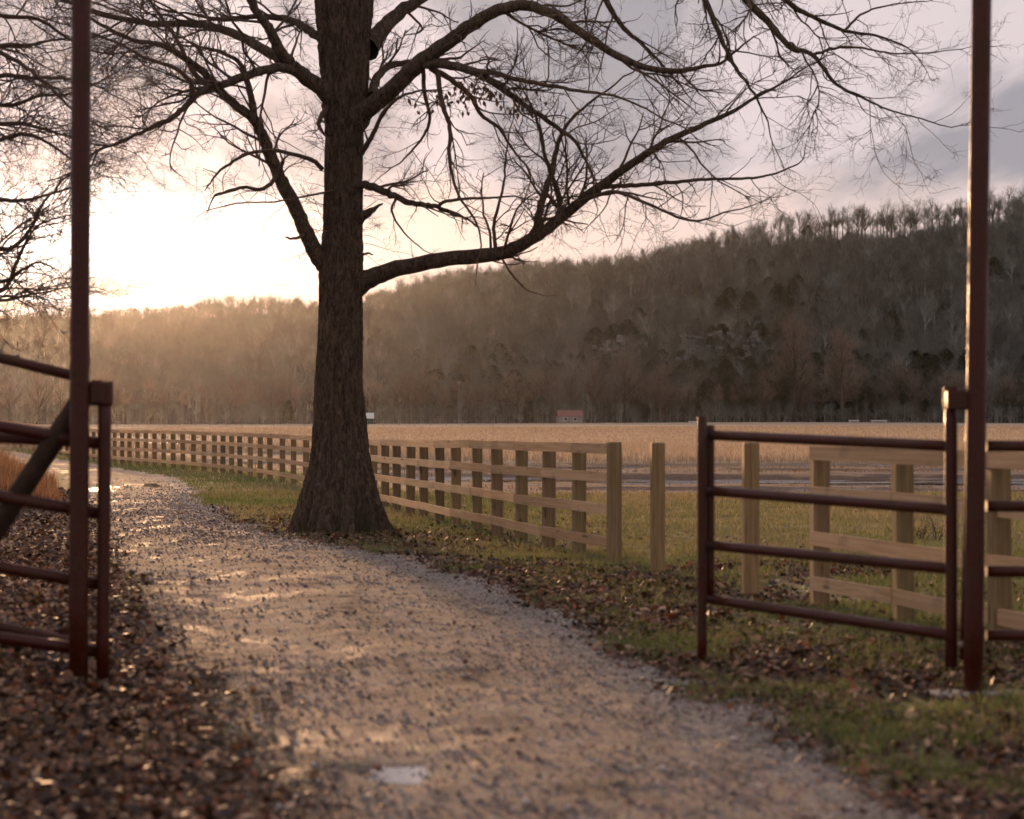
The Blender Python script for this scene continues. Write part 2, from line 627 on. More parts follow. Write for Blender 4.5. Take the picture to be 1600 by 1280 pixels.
def path_r(y):
    return np.interp(y, PY, PR)


def path_l(y):
    return np.interp(y, QY, QL)


PUDDLES = [(610, 1214, 0.30, 0.34), (190, 752, 0.7, 4.0)]
PUDDLES = [((a - 800) / F * (1.65 * F / (b - HOR)), 1.65 * F / (b - HOR), c, d) for a, b, c, d in PUDDLES]


def path_in(x, y):
    """>0 inside the drive: distance to the nearest ragged edge"""
    j = (fbm(x * 1.3, y * 0.9, 5) - 0.5) * 0.9 + (fbm(x * 6, y * 6, 9) - 0.5) * 0.25
    return np.minimum(x - path_l(y), path_r(y) - x) + j


FENCE = np.array([(1.16, 27.35), (0.35, 31.2), (-.37, 35.1), (-1.5, 41.6), (-2.79, 49.0), (-4.05, 56.0), (-5.35, 63.2), (-6.5, 68.5), (-7.79, 73.6), (-9.67, 80.3), (-13.0, 89.3), (-15.9, 97), (-20.0, 110), (-24.5, 125), (-28.6, 136), (-34.5, 148), (-42, 160)])


def wet_zone(x, y):
    """flooded low ground beyond the fence, 0..1"""
    fx = x - np.interp(y, FENCE[:, 1], FENCE[:, 0])
    a = smooth(y, 54, 64) * (1 - smooth(y, 90, 101)) * smooth(fx, 1.5, 8)
    b = smooth(y, 92, 102) * (1 - smooth(y, 124, 138)) * smooth(fx, 2, 6) * (1 - smooth(fx, 13, 18)) * 0.9
    c = smooth(y, 140, 148) * (1 - smooth(y, 166, 178)) * smooth(x, -31, -26) * (1 - smooth(x, -22, -18)) * 1.2
    return np.maximum(np.maximum(a, b), c)


def channel(x, y):
    c = 76 + 5 * (fbm(x * 0.07, y * 0 + 2, 25, 3) - .5) + 2 * (fbm(x * .35, y * .3, 27, 3) - .5)
    a = 1 - smooth(np.abs(y - c), 2.0, 9.0)
    b = (1 - smooth(np.abs(y - c - 14 - 4 * (fbm(x * .1, y * 0, 29, 2) - .5)), .8, 2.4)) * smooth(fbm(x * .08, y * .1, 35, 3), .45, .55)
    d = (1 - smooth(np.abs(y - c + 12 - 3 * (fbm(x * .12, y * 0, 37, 2) - .5)), .5, 2.0)) * smooth(fbm(x * .09 + 9, y * .1, 39, 3), .48, .56)
    f = smooth(fbm(x * .06 + 3, y * .15, 21, 4), .5, .6) * smooth(y, 90, 102)
    m = np.maximum(np.maximum(a, b), np.maximum(d, f))
    return smooth(m + 1.1 * (fbm(x * .45, y * .30, 47, 4) - .5) * (m > 0.001), .25, .75)


def gz(x, y):
    x = np.asarray(x, float)
    y = np.asarray(y, float)
    z = np.interp(y, [-10, 27, 35, 49, 63, 97, 130, 180, 2600], [0, 0, -0.05, -0.15, -0.185, -0.2, -0.2, -0.12, -0.12])
    z = z + 0.55 * smooth(-x, 17, 36) * smooth(y, 99, 150) * (1 - smooth(y, 170, 320))
    # the far field swells slightly
    z = z + smooth(y, 220, 560) * (0.42 * np.exp(-((x - 75) / 60.0) ** 2) - 0.22 * smooth(-x, -10, 120))
    # bank beside the gate
    bk = np.clip(-(x + 2.55), 0, 3.2) * 0.15 * (1 - smooth(y, 17, 27)) * smooth(y, 4, 11)
    z = z + bk
    w = wet_zone(x, y)
    z = z - w * (0.09 + 0.05 * (fbm(x * 0.5, y * 1.2, 23, 3) - 0.5)) - w * 0.30 * channel(x, y)
    amp = 0.05 * smooth(np.abs(x) + y * 0.05, 0.5, 6)
    z = z + amp * (fbm(x * 0.5, y * 0.5, 31, 3) - 0.5) + 0.022 * (fbm(x * 3.2, y * 3.2, 33, 3) - 0.5)
    return z


def gz1(x, y):
    return float(gz(np.array([x]), np.array([y]))[0])


WATER_Z = -0.41


def axis(fine, lo, hi, step, grow):
    a = [0.0]
    s = step
    while a[-1] < hi:
        if a[-1] > fine:
            s *= grow
        a.append(a[-1] + s)
    b = [0.0]
    s = step
    while b[-1] > lo:
        if b[-1] < -fine:
            s *= grow
        b.append(b[-1] - s)
    return np.array(b[:0:-1] + a)


def grid_faces(nx, ny):
    i = np.arange(ny - 1)[:, None] * nx
    j = np.arange(nx - 1)[None, :]
    return np.stack([i + j, i + j + 1, i + nx + j + 1, i + nx + j], axis=-1).reshape(-1, 4)


def lerp3(a, b, f):
    return a * (1 - f[..., None]) + np.array(b) * f[..., None]


def litter_w(x, y):
    """how much of the ground is covered by fallen leaves"""
    side = path_l(y) - x
    left = smooth(side, -0.7, 0.35) * (1 - smooth(y, 46, 75))
    rs = x - path_r(y)
    right = smooth(rs, -0.5, 0.2) * (1 - smooth(rs, 0.9, 2.6)) * (1 - smooth(y, 34, 58)) * 0.85
    tree = 0.95 * np.exp(-(((x + 2.2) / 2.2) ** 2 + ((y - 33.5) / 3.4) ** 2))
    patch = 0.8 * smooth(fbm(x * 0.8, y * 0.5, 61), 0.48, 0.62) * smooth(rs, 0, 0.5) * (1 - smooth(y, 24, 33))
    return np.clip(np.maximum(np.maximum(left, right * smooth(fbm(x * 1.1, y * 0.8, 65), 0.3, 0.55)), np.maximum(tree * smooth(np.maximum(rs, side), -0.2, 0.3), patch)), 0, 1)


def build_ground():
    xs = axis(6.5, -1500, 1500, 0.11, 1.045)
    ys = [-7.0]
    while ys[-1] < 2700:
        d = ys[-1]
        ys.append(d + (0.3 if d < 8 else 0.11 if d < 24 else 0.11 + (d - 24) * 0.0105))
    ys = np.array(ys)
    X, Y = np.meshgrid(xs, ys)
    Z = gz(X, Y)
    pin = path_in(X, Y)
    Z = Z - 0.07 * smooth(pin, 0.05, 0.35)
    c = np.zeros(X.shape + (3,)) + np.array((0.17, 0.155, 0.065))
    dry = smooth(fbm(X * 0.23, Y * 0.14, 41), 0.40, 0.62)
    c = lerp3(c, (0.30, 0.235, 0.115), dry * smooth(Y, 24, 48))
    c = lerp3(c, (0.10, 0.062, 0.043), smooth(fbm(X * 1.4, Y * 1.1, 43), 0.5, 0.63) * 0.8 * (1 - smooth(Y, 30, 60)))
    c = lerp3(c, (0.060, 0.036, 0.024), litter_w(X, Y))
    # straw field
    straw = np.maximum(smooth(Y, 96, 101), smooth(Y, 104, 128) * 0)
    fc = np.zeros_like(c) + np.array((0.50, 0.38, 0.27))
    fc = lerp3(fc, (0.40, 0.305, 0.21), smooth(fbm(X * 0.02, Y * 0.012, 51), 0.42, 0.6))
    fc = lerp3(fc, (0.26, 0.20, 0.14), smooth(Y, 430, 520) * 0.5)
    c = c * (1 - straw[..., None]) + fc * straw[..., None]
    w = wet_zone(X, Y)
    mud = np.clip(smooth(w, 0.05, 0.4), 0, 1)
    c = lerp3(c, (0.14, 0.085, 0.060), mud * 0.9)
    c = lerp3(c, (0.24, 0.165, 0.105), mud * 0.7 * smooth(fbm(X * 0.12, Y * 0.7, 59, 4), 0.47, 0.6))
    rim = smooth(Y, 47, 56) * (1 - smooth(Y, 60, 70)) * smooth(X, -10, 0)
    c = lerp3(c, (0.22, 0.12, 0.075), rim * 0.75 * smooth(fbm(X * 0.1, Y * 0.4, 53), 0.35, 0.55))
    c = lerp3(c, (0.09, 0.07, 0.05), smooth(Y, 640, 680))
    f = grid_faces(len(xs), len(ys))
    me = np_mesh('ground', np.stack([X, Y, Z], -1).reshape(-1, 3), f, True, c.reshape(-1, 3))
    a = me.attributes.new('wet', 'FLOAT', 'POINT')
    a.data.foreach_set('value', (mud * np.clip(smooth(channel(X, Y), .06, .3) * smooth(fbm(X * .07, Y * .45, 49, 3), .38, .52) + .55 * smooth(fbm(X * 0.09, Y * 0.55, 57, 4), 0.54, 0.62), 0, 1) * 0.95).ravel().astype(np.float32))
    tag(link_mesh('ground', me, None, M['ground']), 'grassy ground running from the drive to the straw field and woods', 'ground', None, 'structure')


def path_sheet(x, y):
    pin = path_in(x, y)
    wd = np.minimum(x - path_l(y), path_r(y) - x)
    s = (x - path_l(y)) / (path_r(y) - path_l(y))
    rut = np.exp(-((s - 0.27) / 0.09) ** 2) + np.exp(-((s - 0.73) / 0.09) ** 2)
    z = gz(x, y) + np.where(pin > 0, 0.012 * smooth(pin, 0, 0.4), 0) - 0.10 * smooth(-pin, 0.0, 0.45) + 0.03 * smooth(wd, 0.3, 1.6) - 0.022 * rut * smooth(wd, 0, 0.5)
    z = z + 0.016 * (fbm(x * 5, y * 5, 71) - 0.5) + 0.012 * (fbm(x * 15, y * 9, 73, 2) - 0.5)
    for px, py, rx, ry in PUDDLES:
        z = z + 0.012 * (fbm(x * 22, y * 14, 77, 2) - .5) * np.exp(-(((x - px) / rx) ** 2 + ((y - py) / ry) ** 2)) - 0.020 * np.exp(-(((x - px) / rx) ** 2 + ((y - py) / ry) ** 2) * 1.6)
    return z


def pathz(x, y):
    x = np.asarray(x, float)
    y = np.asarray(y, float)
    g = gz(x, y) - 0.07 * smooth(path_in(x, y), 0.05, 0.35)
    return np.maximum(path_sheet(x, y), g)


def build_path():
    ys = [-6.0]
    while ys[-1] < 190:
        d = ys[-1]
        ys.append(d + (0.25 if d < 8 else 0.09 if d < 24 else 0.09 + (d - 24) * 0.012))
    ys = np.array(ys)
    n = 74
    u = np.linspace(0, 1, n)
    Lx = path_l(ys) - 0.75
    Rx = path_r(ys) + 0.75
    X = Lx[:, None] * (1 - u) + Rx[:, None] * u
    Y = np.repeat(ys[:, None], n, 1)
    Z = path_sheet(X, Y)
    s_ = (X - path_l(Y)) / (path_r(Y) - path_l(Y)) + 0.12 * (fbm(X * .9, Y * .5, 75) - .5)
    zone = np.stack([smooth(s_, 0.70, 0.95), np.exp(-((s_ - 0.30) / 0.12) ** 2) + np.exp(-((s_ - 0.66) / 0.10) ** 2), smooth(-s_, -0.2, 0.02)], -1)
    me = np_mesh('path', np.stack([X, Y, Z], -1).reshape(-1, 3), grid_faces(n, len(ys)), True, zone.reshape(-1, 3))
    tag(link_mesh('path', me, None, M['path']), 'pale gravel farm drive curving past the oak along the fence', 'path', None, 'structure')


build_ground()
build_path()


def outline_sheet(name, cx, cy, rx, ry, z, mat, label, cat, seed, n=48, thick=0.0):
    a = np.linspace(0, 2 * math.pi, n, endpoint=False)
    r = 0.75 + 0.5 * fbm(np.cos(a) * 1.6 + 5 + seed, np.sin(a) * 1.6 + 5, seed)
    v = np.stack([np.cos(a) * rx * r, np.sin(a) * ry * r, np.zeros(n)], -1)
    me = bpy.data.meshes.new(name)
    me.from_pydata([(0, 0, 0)] + [tuple(p) for p in v], [], [(0, 1 + i, 1 + (i + 1) % n) for i in range(n)])
    o = link_mesh(name, me, None, mat)
    o.location = (cx, cy, z)
    return tag(o, label, cat, None, 'structure')


# water standing in the low ground (one level sheet, the terrain shapes its shore)
me = bpy.data.meshes.new('water')
me.from_pydata([(-45, 50, WATER_Z), (60, 50, WATER_Z), (60, 185, WATER_Z), (-45, 185, WATER_Z)], [], [(0, 1, 2, 3)])
tag(link_mesh('water', me, None, M['water']), 'shallow flood water lying between the fence and the straw field', 'water', None, 'structure')

for k, (x, y, rx, ry) in enumerate(PUDDLES):
    a_ = np.random.default_rng(k).uniform(-1, 1, (200, 2))
    z = float(np.percentile(path_sheet(x + a_[:, 0] * rx * .8, y + a_[:, 1] * ry * .8), 46 if k == 0 else 38))
    outline_sheet('puddle', x, y, rx * 1.15, ry * 1.15, z, M['puddle'],
                  ['bright ragged puddle in the gravel drive between the leaf bank and the gate leaf',
                   'long wet pool in the drive bend short of the far fence'][k], 'puddle', k + 3)


# ------------------------------------------------------------------ hill
RPX = [-1500, -600, 0, 130, 250, 310, 400, 490, 560, 600, 660, 720, 820, 900, 1000, 1080, 1150, 1250, 1350, 1500, 1600, 2200, 3200]
RPY = [540, 522, 514, 508, 502, 496, 501, 506, 498, 486, 474, 458, 445, 444, 432, 414, 394, 377, 374, 364, 358, 335, 330]
DPX = [-1500, -600, 0, 560, 1000, 1600, 2200, 3200]
DPD = [2400, 2300, 2100, 1800, 1420, 1230, 1120, 1050]
HBASE = 672.0


def hill_z(x, y):
    x = np.asarray(x, float)
    y = np.asarray(y, float)
    px = 800 + F * x / y
    D = np.interp(px, DPX, DPD)
    H = (HOR - np.interp(px, RPX, RPY)) / F * D + CAM_H
    t = (y - HBASE) / (D - HBASE)
    up = np.clip(t, 0, 1)
    prof = 0.55 * up + 0.45 * up * up * (3 - 2 * up)
    z = H * prof
    env = np.sin(np.clip(up, 0, 1) * math.pi)
    z = z + env * (fbm(x * 0.006, y * 0.004, 81, 4) - 0.5) * 46
    z = z + env * (fbm(x * 0.03, y * 0.02, 83, 3) - 0.5) * 10
    back = np.clip(t - 1, 0, 1)
    z = z - back * H * 0.8
    return z - 0.8 * (1 - smooth(t, 0, 0.03))


def build_hill():
    a = np.linspace(-0.62, 0.62, 240)
    ts = np.concatenate([np.linspace(0, 1, 90), np.linspace(1.02, 1.14, 6)])
    pxs = 800 + F * a
    D = np.interp(pxs, DPX, DPD)
    Y = HBASE + ts[:, None] * (D - HBASE)[None, :]
    X = Y * a[None, :]
    Z = hill_z(X, Y)
    me = np_mesh('hill', np.stack([X, Y, Z], -1).reshape(-1, 3), grid_faces(len(a), len(ts)), True)
    tag(link_mesh('hill', me, None, M['hill']), 'long wooded ridge rising behind the straw field', 'hill', None, 'structure')


build_hill()

# ------------------------------------------------------------------ branching
def rot_about(v, axis, a):
    axis = axis / (np.linalg.norm(axis) + 1e-9)
    return v * math.cos(a) + np.cross(axis, v) * math.sin(a) + axis * np.dot(axis, v) * (1 - math.cos(a))


def unit(v):
    return v / (np.linalg.norm(v) + 1e-9)


def grow(out, start, d, length, r, level, cfg, R):
    """append one crooked twig and its side twigs to out"""
    n = cfg['seg'][level]
    pts = [start]
    dirs = [d]
    p = start
    for i in range(n):
        d = unit(d + R.normal(0, cfg['wig'][level], 3) + np.array([0, 0, cfg['up'][level]]))
        p = p + d * (length / n)
        pts.append(p)
        dirs.append(d)
    rad = np.linspace(r, r * cfg['taper'], n + 1)
    out.append((np.array(pts), rad, cfg['sides'][level]))
    if level + 1 < len(cfg['seg']):
        k = R.poisson(cfg['kids'][level] * min(1.6, length / cfg['ref'][level]))
        for _ in range(k):
            t = R.uniform(0.18, 1.0)
            i = min(n - 1, int(t * n))
            f = t * n - i
            q = pts[i] * (1 - f) + pts[i + 1] * f
            ax = unit(np.cross(dirs[i + 1], R.normal(0, 1, 3)))
            nd_ = rot_about(dirs[i + 1], ax, R.uniform(*cfg['ang']))
            grow(out, q, nd_, length * R.uniform(*cfg['len'][level]) * (1.15 - 0.45 * t), max(cfg['rmin'], r * (1 - t * 0.5) * cfg['rk']), level + 1, cfg, R)


OAK = dict(seg=[8, 6, 4, 3], wig=[0.16, 0.20, 0.24, 0.26], up=[0.012, 0.01, 0.0, 0.0], sides=[5, 4, 3, 3], taper=0.35,
           kids=[8, 5.0, 3.0], ref=[1.6, 0.8, 0.4], ang=(0.45, 1.15), len=[(0.35, 0.7), (0.35, 0.7), (0.35, 0.7)], rmin=0.0026, rk=0.6)


def limb_pts(px_pts, base_d, r0, r1, R, per=6, gnarl=0.012, pw=1.05, collar=0.0):
    """limb drawn through photograph pixels with its own depth; radii in pixels at base_d"""
    pts = np.array([P(a, b, base_d + c) for a, b, c in px_pts])
    sp = catmull(pts, per)
    n = len(sp)
    rad = np.linspace(1, 0, n) ** pw * (r0 - r1) + r1
    rad = rad * (1 + collar * np.exp(-np.arange(n) / 3.0))
    rad = rad * base_d / F
    sp[1:-1] += R.normal(0, 1, (n - 2, 3)) * gnarl * 0.55 * (0.5 + rad[1:-1, None] * 5)
    rad = rad * (1 + R.normal(0, 0.025, n))
    return sp, rad


def sprout(out, sp, rad, cfg, R, step, lo, hi, lenr, rk=0.42, bias=None, side=None):
    """side twigs along a limb"""
    seg = np.linalg.norm(np.diff(sp, axis=0), axis=1)
    acc = np.concatenate([[0], np.cumsum(seg)])
    s = acc[-1] * lo
    while s < acc[-1] * hi:
        i = min(len(seg) - 1, np.searchsorted(acc, s) - 1)
        i = max(i, 0)
        f = (s - acc[i]) / (seg[i] + 1e-9)
        q = sp[i] * (1 - f) + sp[i + 1] * f
        d = unit(sp[i + 1] - sp[i])
        ax = unit(np.cross(d, R.normal(0, 1, 3)))
        v = rot_about(d, ax, R.uniform(0.5, 1.2))
        if bias is not None:
            v = unit(v + np.array(bias))
        r = max(0.005, min(0.024, rad[i] * rk))
        grow(out, q, v, R.uniform(*lenr), r, 0, cfg, R)
        s += step * R.uniform(0.6, 1.75)
    # leader at the tip
    grow(out, sp[-1], unit(sp[-1] - sp[-2]), R.uniform(*lenr), max(0.006, rad[-1]), 0, cfg, R)


def trunk_mesh(name, rows, d, segs, rings, lobes, R, ztop, bark=0.024):
    """rows: (py, left px, right px). A furrowed trunk with root flare."""
    rows = np.array(rows, float)
    zz = CAM_H - (rows[:, 0] - HOR) / F * d
    cx = ((rows[:, 1] + rows[:, 2]) / 2 - 800) / F * d
    rr = (rows[:, 2] - rows[:, 1]) / 2 / F * d
    o = np.argsort(zz)
    zz, cx, rr = zz[o], cx[o], rr[o]
    z = np.concatenate([np.linspace(zz[0] - 0.25, zz[0] + 1.2, rings // 3), np.linspace(zz[0] + 1.22, ztop, rings - rings // 3)])
    C = np.interp(z, zz, cx)
    RR = np.interp(z, zz, rr)
    th = np.linspace(0, 2 * math.pi, segs, endpoint=False)
    h = np.clip((z - zz[0]) / 1.1, -0.3, 1)
    T, H = np.meshgrid(th, h)
    Zg = np.repeat(z[:, None], segs, 1)
    fl = np.clip(1 - H, 0, 1) ** 2
    lob = np.zeros_like(T)
    for a, w, amp in lobes:
        lob += amp * np.exp(-(((T - a + math.pi) % (2 * math.pi) - math.pi) / w) ** 2)
    r = RR[:, None] * (1 - 0.17 * fl + 1.6 * lob * np.clip(1 - H, 0, 1) ** 1.35)
    tx = np.cos(T) * 6
    ty = np.sin(T) * 6
    ridge = np.abs(fbm(tx * 1.25 + 11 + 0.6 * Zg, ty * 1.25 + Zg * 2.6 + 7, 91, 3) - 0.5) * 2
    ridge2 = fbm(tx * 4.5 + 3, ty * 4.5 + Zg * 2.2, 93, 2) - 0.5
    flute = fbm(tx * 0.55 + 5, ty * 0.55 + 9, 95, 2) - 0.5
    r = r + bark * (1.2 - 3.4 * ridge) + bark * 1.3 * ridge2 + flute * (0.07 + 0.6 * fl) * RR[:, None] - 0.02
    butt = np.abs(fbm(tx * 0.75 + 2, ty * 0.75 + 4 + Zg * .12, 97, 2) - 0.5) * 2
    r = r + fl * RR[:, None] * 0.36 * (0.35 - butt)
    X = C[:, None] + r * np.cos(T)
    Y = d + r * np.sin(T)
    i = np.arange(len(z) - 1)[:, None] * segs
    j = np.arange(segs)[None, :]
    j2 = (j + 1) % segs
    f = np.stack([i + j, i + j2, i + segs + j2, i + segs + j], -1).reshape(-1, 4)
    return np_mesh(name, np.stack([X, Y, Zg], -1).reshape(-1, 3), f, True)


def build_oak():
    R = np.random.default_rng(21)
    D = 35.6
    base = P(527, 835, D)
    root = empty('oak_tree', (base[0], D, gz1(base[0], D)), 'big bare oak with flared trunk standing between the gravel drive and the board fence', 'tree')
    inv = Matrix.Translation(-Vector(root.location))

    def part(name, me, mat, kind=None, label=None):
        me.transform(inv)
        o = link_mesh(name, me, root, mat)
        if kind:
            o['kind'] = kind
        if label:
            o['label'] = label
        return o
    rows = [(838, 446, 608), (815, 457, 599), (790, 466, 592), (760, 474, 586), (730, 481, 581), (700, 486, 577), (650, 490, 571), (600, 492, 567), (550, 495, 566),
            (500, 498, 566), (450, 498, 566), (410, 499, 567), (360, 505, 566), (300, 507, 566), (250, 508, 566), (200, 508, 569), (150, 504, 574), (100, 499, 577), (50, 495, 580), (0, 492, 585), (-70, 494, 584), (-120, 500, 575)]
    part('trunk', trunk_mesh('oak_trunk', rows, D, 190, 230, [(k_ * 2 * math.pi / 10 + R.normal(0, .12), R.uniform(.11, .17), R.uniform(.10, .24)) for k_ in range(10)], R, P(0, -120, D)[2]), M['bark'])
    tw = []
    limbs = []

    def limb(pp, r0, r1, step=0.30, lo=0.15, hi=1.0, lenr=(0.6, 1.7), bias=None, sp_=True, gn=0.012, cfg=OAK, pw=1.05):
        sp, rad = limb_pts(pp, D, r0, r1, R, 6, gn, pw, 0.55 if r0 >= 12 else 0.0)
        limbs.append((sp, rad))
        if sp_:
            sprout(tw, sp, rad, cfg, R, step, lo, hi, lenr, bias=bias)

    # long low limb reaching out over the fence
    limb([(545, 452, 0), (585, 432, -.15), (620, 420, -.3), (700, 405, -.7), (784, 395, -1.1), (835, 371, -1.4), (880, 337, -1.7), (936, 292, -2.0), (992, 253, -2.2), (1040, 222, -2.3), (1094, 197, -2.4), (1150, 172, -2.5), (1190, 145, -2.6)], 15, 2.0, 0.22, 0.30, 1, (0.6, 1.6), bias=(0.15, 0, 0.25))
    limb([(936, 292, -2.0), (985, 290, -1.8), (1040, 286, -1.6), (1094, 281, -1.5), (1160, 279, -1.3), (1206, 273, -1.2), (1246, 257, -1.1)], 4.0, 1.2, 0.22, 0.1, 1, (0.4, 1.1))
    limb([(837, 370, -1.4), (845, 320, -1.2), (862, 270, -1.0), (872, 225, -.8), (890, 190, -.7), (935, 150, -.6)], 6.5, 1.8, 0.22, 0.1, 1, (0.5, 1.3))
    limb([(878, 338, -1.7), (868, 290, -2.1), (852, 245, -2.4), (840, 190, -2.6), (828, 160, -2.7)], 4.2, 1.5, 0.25, 0.1, 1, (0.4, 1.1))
    limb([(905, 315, -1.8), (960, 300, -2.6), (1010, 318, -3.0), (1080, 345, -3.2), (1140, 330, -3.3)], 3.5, 1.2, 0.2, 0.1, 1, (0.4, 1.2))
    limb([(780, 396, -1.1), (800, 430, -1.2), (822, 452, -1.25), (850, 462, -1.3)], 2.0, 0.7, 0.3, 0.1, 1, (0.2, 0.5))
    limb([(775, 396, -1.1), (772, 350, -.9), (785, 300, -.7), (790, 250, -.6), (797, 200, -.5)], 3.2, 1.0, 0.25, 0.1, 1, (0.4, 1.0))
    # rising limb that arches over the low one
    limb([(556, 186, -.1), (574, 170, -.35), (613, 139, -.8), (654, 100, -1.2), (696, 69, -1.5), (730, 44, -1.7), (770, 20, -1.9), (812, 8, -2.0), (860, 20, -2.2), (900, 45, -2.4), (960, 85, -2.6), (1010, 106, -2.7), (1060, 111, -2.8), (1103, 103, -2.9)], 15, 3.0, 0.30, 0.3, 1, (0.6, 1.6), bias=(0.1, 0, 0.0))
    limb([(654, 101, -1.2), (690, 100, -1.5), (735, 110, -1.9), (770, 128, -2.2), (800, 150, -2.4), (835, 175, -2.6), (866, 196, -2.7), (896, 218, -2.8), (915, 250, -2.85)], 7.5, 2.0, 0.22, 0.2, 1, (0.5, 1.4), bias=(0.1, 0, -0.15))
    limb([(735, 110, -1.9), (775, 115, -2.4), (815, 126, -2.8), (860, 134, -3.1), (905, 142, -3.3), (960, 150, -3.5), (1010, 170, -3.6)], 4.5, 1.4, 0.22, 0.15, 1, (0.5, 1.3))
    limb([(672, 106, -1.3), (705, 125, -1.2), (735, 150, -1.0), (752, 180, -.9), (780, 200, -.8), (800, 232, -.7), (822, 258, -.6)], 5.0, 1.5, 0.25, 0.15, 1, (0.5, 1.2), bias=(0, 0, -0.2))
    limb([(683, 112, -1.3), (690, 160, -1.5), (703, 200, -1.6), (702, 240, -1.7), (708, 280, -1.7), (720, 310, -1.8), (745, 350, -1.8), (752, 385, -1.9)], 4.2, 1.2, 0.25, 0.15, 1, (0.4, 1.1), bias=(0, 0, -0.25))
    limb([(660, 104, -1.2), (664, 150, -1.0), (672, 185, -.9), (660, 215, -.8), (640, 240, -.7), (625, 255, -.6)], 3.6, 1.2, 0.28, 0.15, 1, (0.4, 1.0))
    limb([(565, 240, -.2), (580, 215, -.6), (600, 175, -1.0), (625, 152, -1.3), (655, 142, -1.5)], 4.5, 1.6, 0.28, 0.2, 1, (0.4, 1.1))
    limb([(580, 150, -.2), (590, 120, .3), (610, 102, .6), (640, 98, .9), (672, 95, 1.2), (720, 90, 1.6)], 8, 2.0, 0.3, 0.2, 1, (0.5, 1.2))
    limb([(572, 76, .1), (596, 48, .4), (622, 22, .7), (660, -4, 1.0), (720, -50, 1.5), (800, -80, 2.0), (880, -70, 2.4)], 14, 4, 0.3, 0.25, 1, (0.6, 1.6))
    # low dead limb and stubs
    limb([(556, 287, -.1), (585, 293, -.4), (606, 302, -.6), (640, 316, -.9), (675, 321, -1.1), (702, 331, -1.2)], 7, 3.0, 0.28, 0.25, 0.95, (0.4, 1.1), gn=0.02)
    limb([(684, 322, -1.1), (700, 314, -1.3), (735, 310, -1.5), (770, 309, -1.7), (796, 307, -1.8)], 3.0, 1.3, 0.25, 0.1, 1, (0.4, 1.0))
    limb([(620, 308, -.7), (612, 330, -.8), (630, 362, -.9), (658, 388, -1.0)], 2.4, 0.9, 0.25, 0.1, 1, (0.3, 0.7))
    limb([(558, 344, -.1), (576, 332, -.25), (586, 326, -.3), (598, 318, -.35)], 9, 1.2, 0.5, 0.8, 1, (0.15, 0.3), sp_=False)
    limb([(560, 402, -.2), (572, 396, -.3), (583, 398, -.35)], 3, 1.0, sp_=False)
    # steep limb forking low off the other flank
    limb([(515, 418, 0), (498, 402, -.1), (482, 370, -.3), (462, 326, -.5), (440, 284, -.7), (425, 248, -.85), (408, 208, -1.0), (396, 186, -1.1), (372, 168, -1.2), (340, 138, -1.4), (316, 112, -1.6), (290, 92, -1.8), (250, 70, -2.1), (205, 62, -2.4), (160, 40, -2.7)], 13.5, 2.5, 0.24, 0.3, 1, (0.6, 1.6), bias=(-0.1, 0, 0.1))
    limb([(398, 190, -1.1), (392, 150, -1.0), (384, 122, -.9), (372, 96, -.9), (340, 80, -.8), (305, 72, -.7)], 6, 1.8, 0.25, 0.15, 1, (0.5, 1.3))
    limb([(432, 266, -.8), (428, 282, -.9), (408, 296, -1.1), (380, 293, -1.3), (345, 302, -1.5), (336, 305, -1.5)], 4, 1.6, 0.25, 0.3, 1, (0.3, 0.8))
    limb([(478, 360, -.3), (470, 370, -.5), (455, 373, -.6), (446, 371, -.65)], 3.2, 1.4, sp_=False)
    limb([(503, 264, -.1), (490, 252, -.3), (462, 242, -.6), (420, 235, -1.0), (385, 242, -1.3), (345, 265, -1.6)], 4.0, 2.2, 0.5, 0.5, 1, (0.2, 0.5))
    limb([(520, 298, -.2), (480, 306, -.6), (430, 315, -1.1), (370, 318, -1.6), (320, 330, -2.0)], 1.9, 0.8, 0.2, 0.2, 1, (0.4, 1.0))
    # big limb on that flank with two long arms
    limb([(525, 165, 0), (505, 140, -.25), (480, 122, -.5), (462, 108, -.7), (440, 84, -.9), (428, 60, -1.0), (414, 34, -1.1), (400, 18, -1.2), (380, -20, -1.3), (350, -70, -1.5)], 14, 4, 0.28, 0.3, 1, (0.6, 1.5))
    limb([(470, 113, -.6), (435, 106, -1.0), (392, 116, -1.5), (350, 132, -1.9), (318, 140, -2.2), (294, 162, -2.4), (268, 184, -2.6), (240, 198, -2.8), (208, 212, -3.0)], 8, 2.6, 0.24, 0.2, 1, (0.6, 1.5), bias=(-0.1, 0, -0.1))
    limb([(447, 96, -.8), (425, 85, -.5), (385, 62, 0), (350, 47, .4), (300, 37, .9), (245, 37, 1.4), (195, 30, 1.8), (150, 20, 2.2), (100, 0, 2.5)], 9, 3, 0.22, 0.2, 1, (0.6, 1.6))
    limb([(300, 150, -2.4), (298, 128, -2.5), (270, 105, -2.7), (230, 92, -2.9), (185, 68, -3.1), (140, 52, -3.3)], 4.5, 1.5, 0.22, 0.1, 1, (0.5, 1.3))
    limb([(508, 64, .1), (480, 46, .5), (450, 30, .9), (400, 26, 1.4), (345, 30, 2.0), (290, 20, 2.5)], 8, 2, 0.25, 0.2, 1, (0.5, 1.4))
    limb([(515, 160, -.1), (502, 182, -.3), (498, 196, -.35), (504, 207, -.35)], 5, 2.5, 0.2, 0.6, 1, (0.12, 0.3))
    limb([(330, 136, -1.5), (300, 110, -1.2), (275, 60, -1.0), (240, 10, -.8), (220, -30, -.6)], 4.5, 1.5, 0.25, 0.2, 1, (0.5, 1.2))
    # upper crown, mostly above the picture
    limb([(515, -60, 0), (470, -160, -.6), (410, -300, -1.2), (350, -420, -1.8), (300, -560, -2.3)], 26, 4, 0.55, 0.3, 1, (0.9, 2.0))
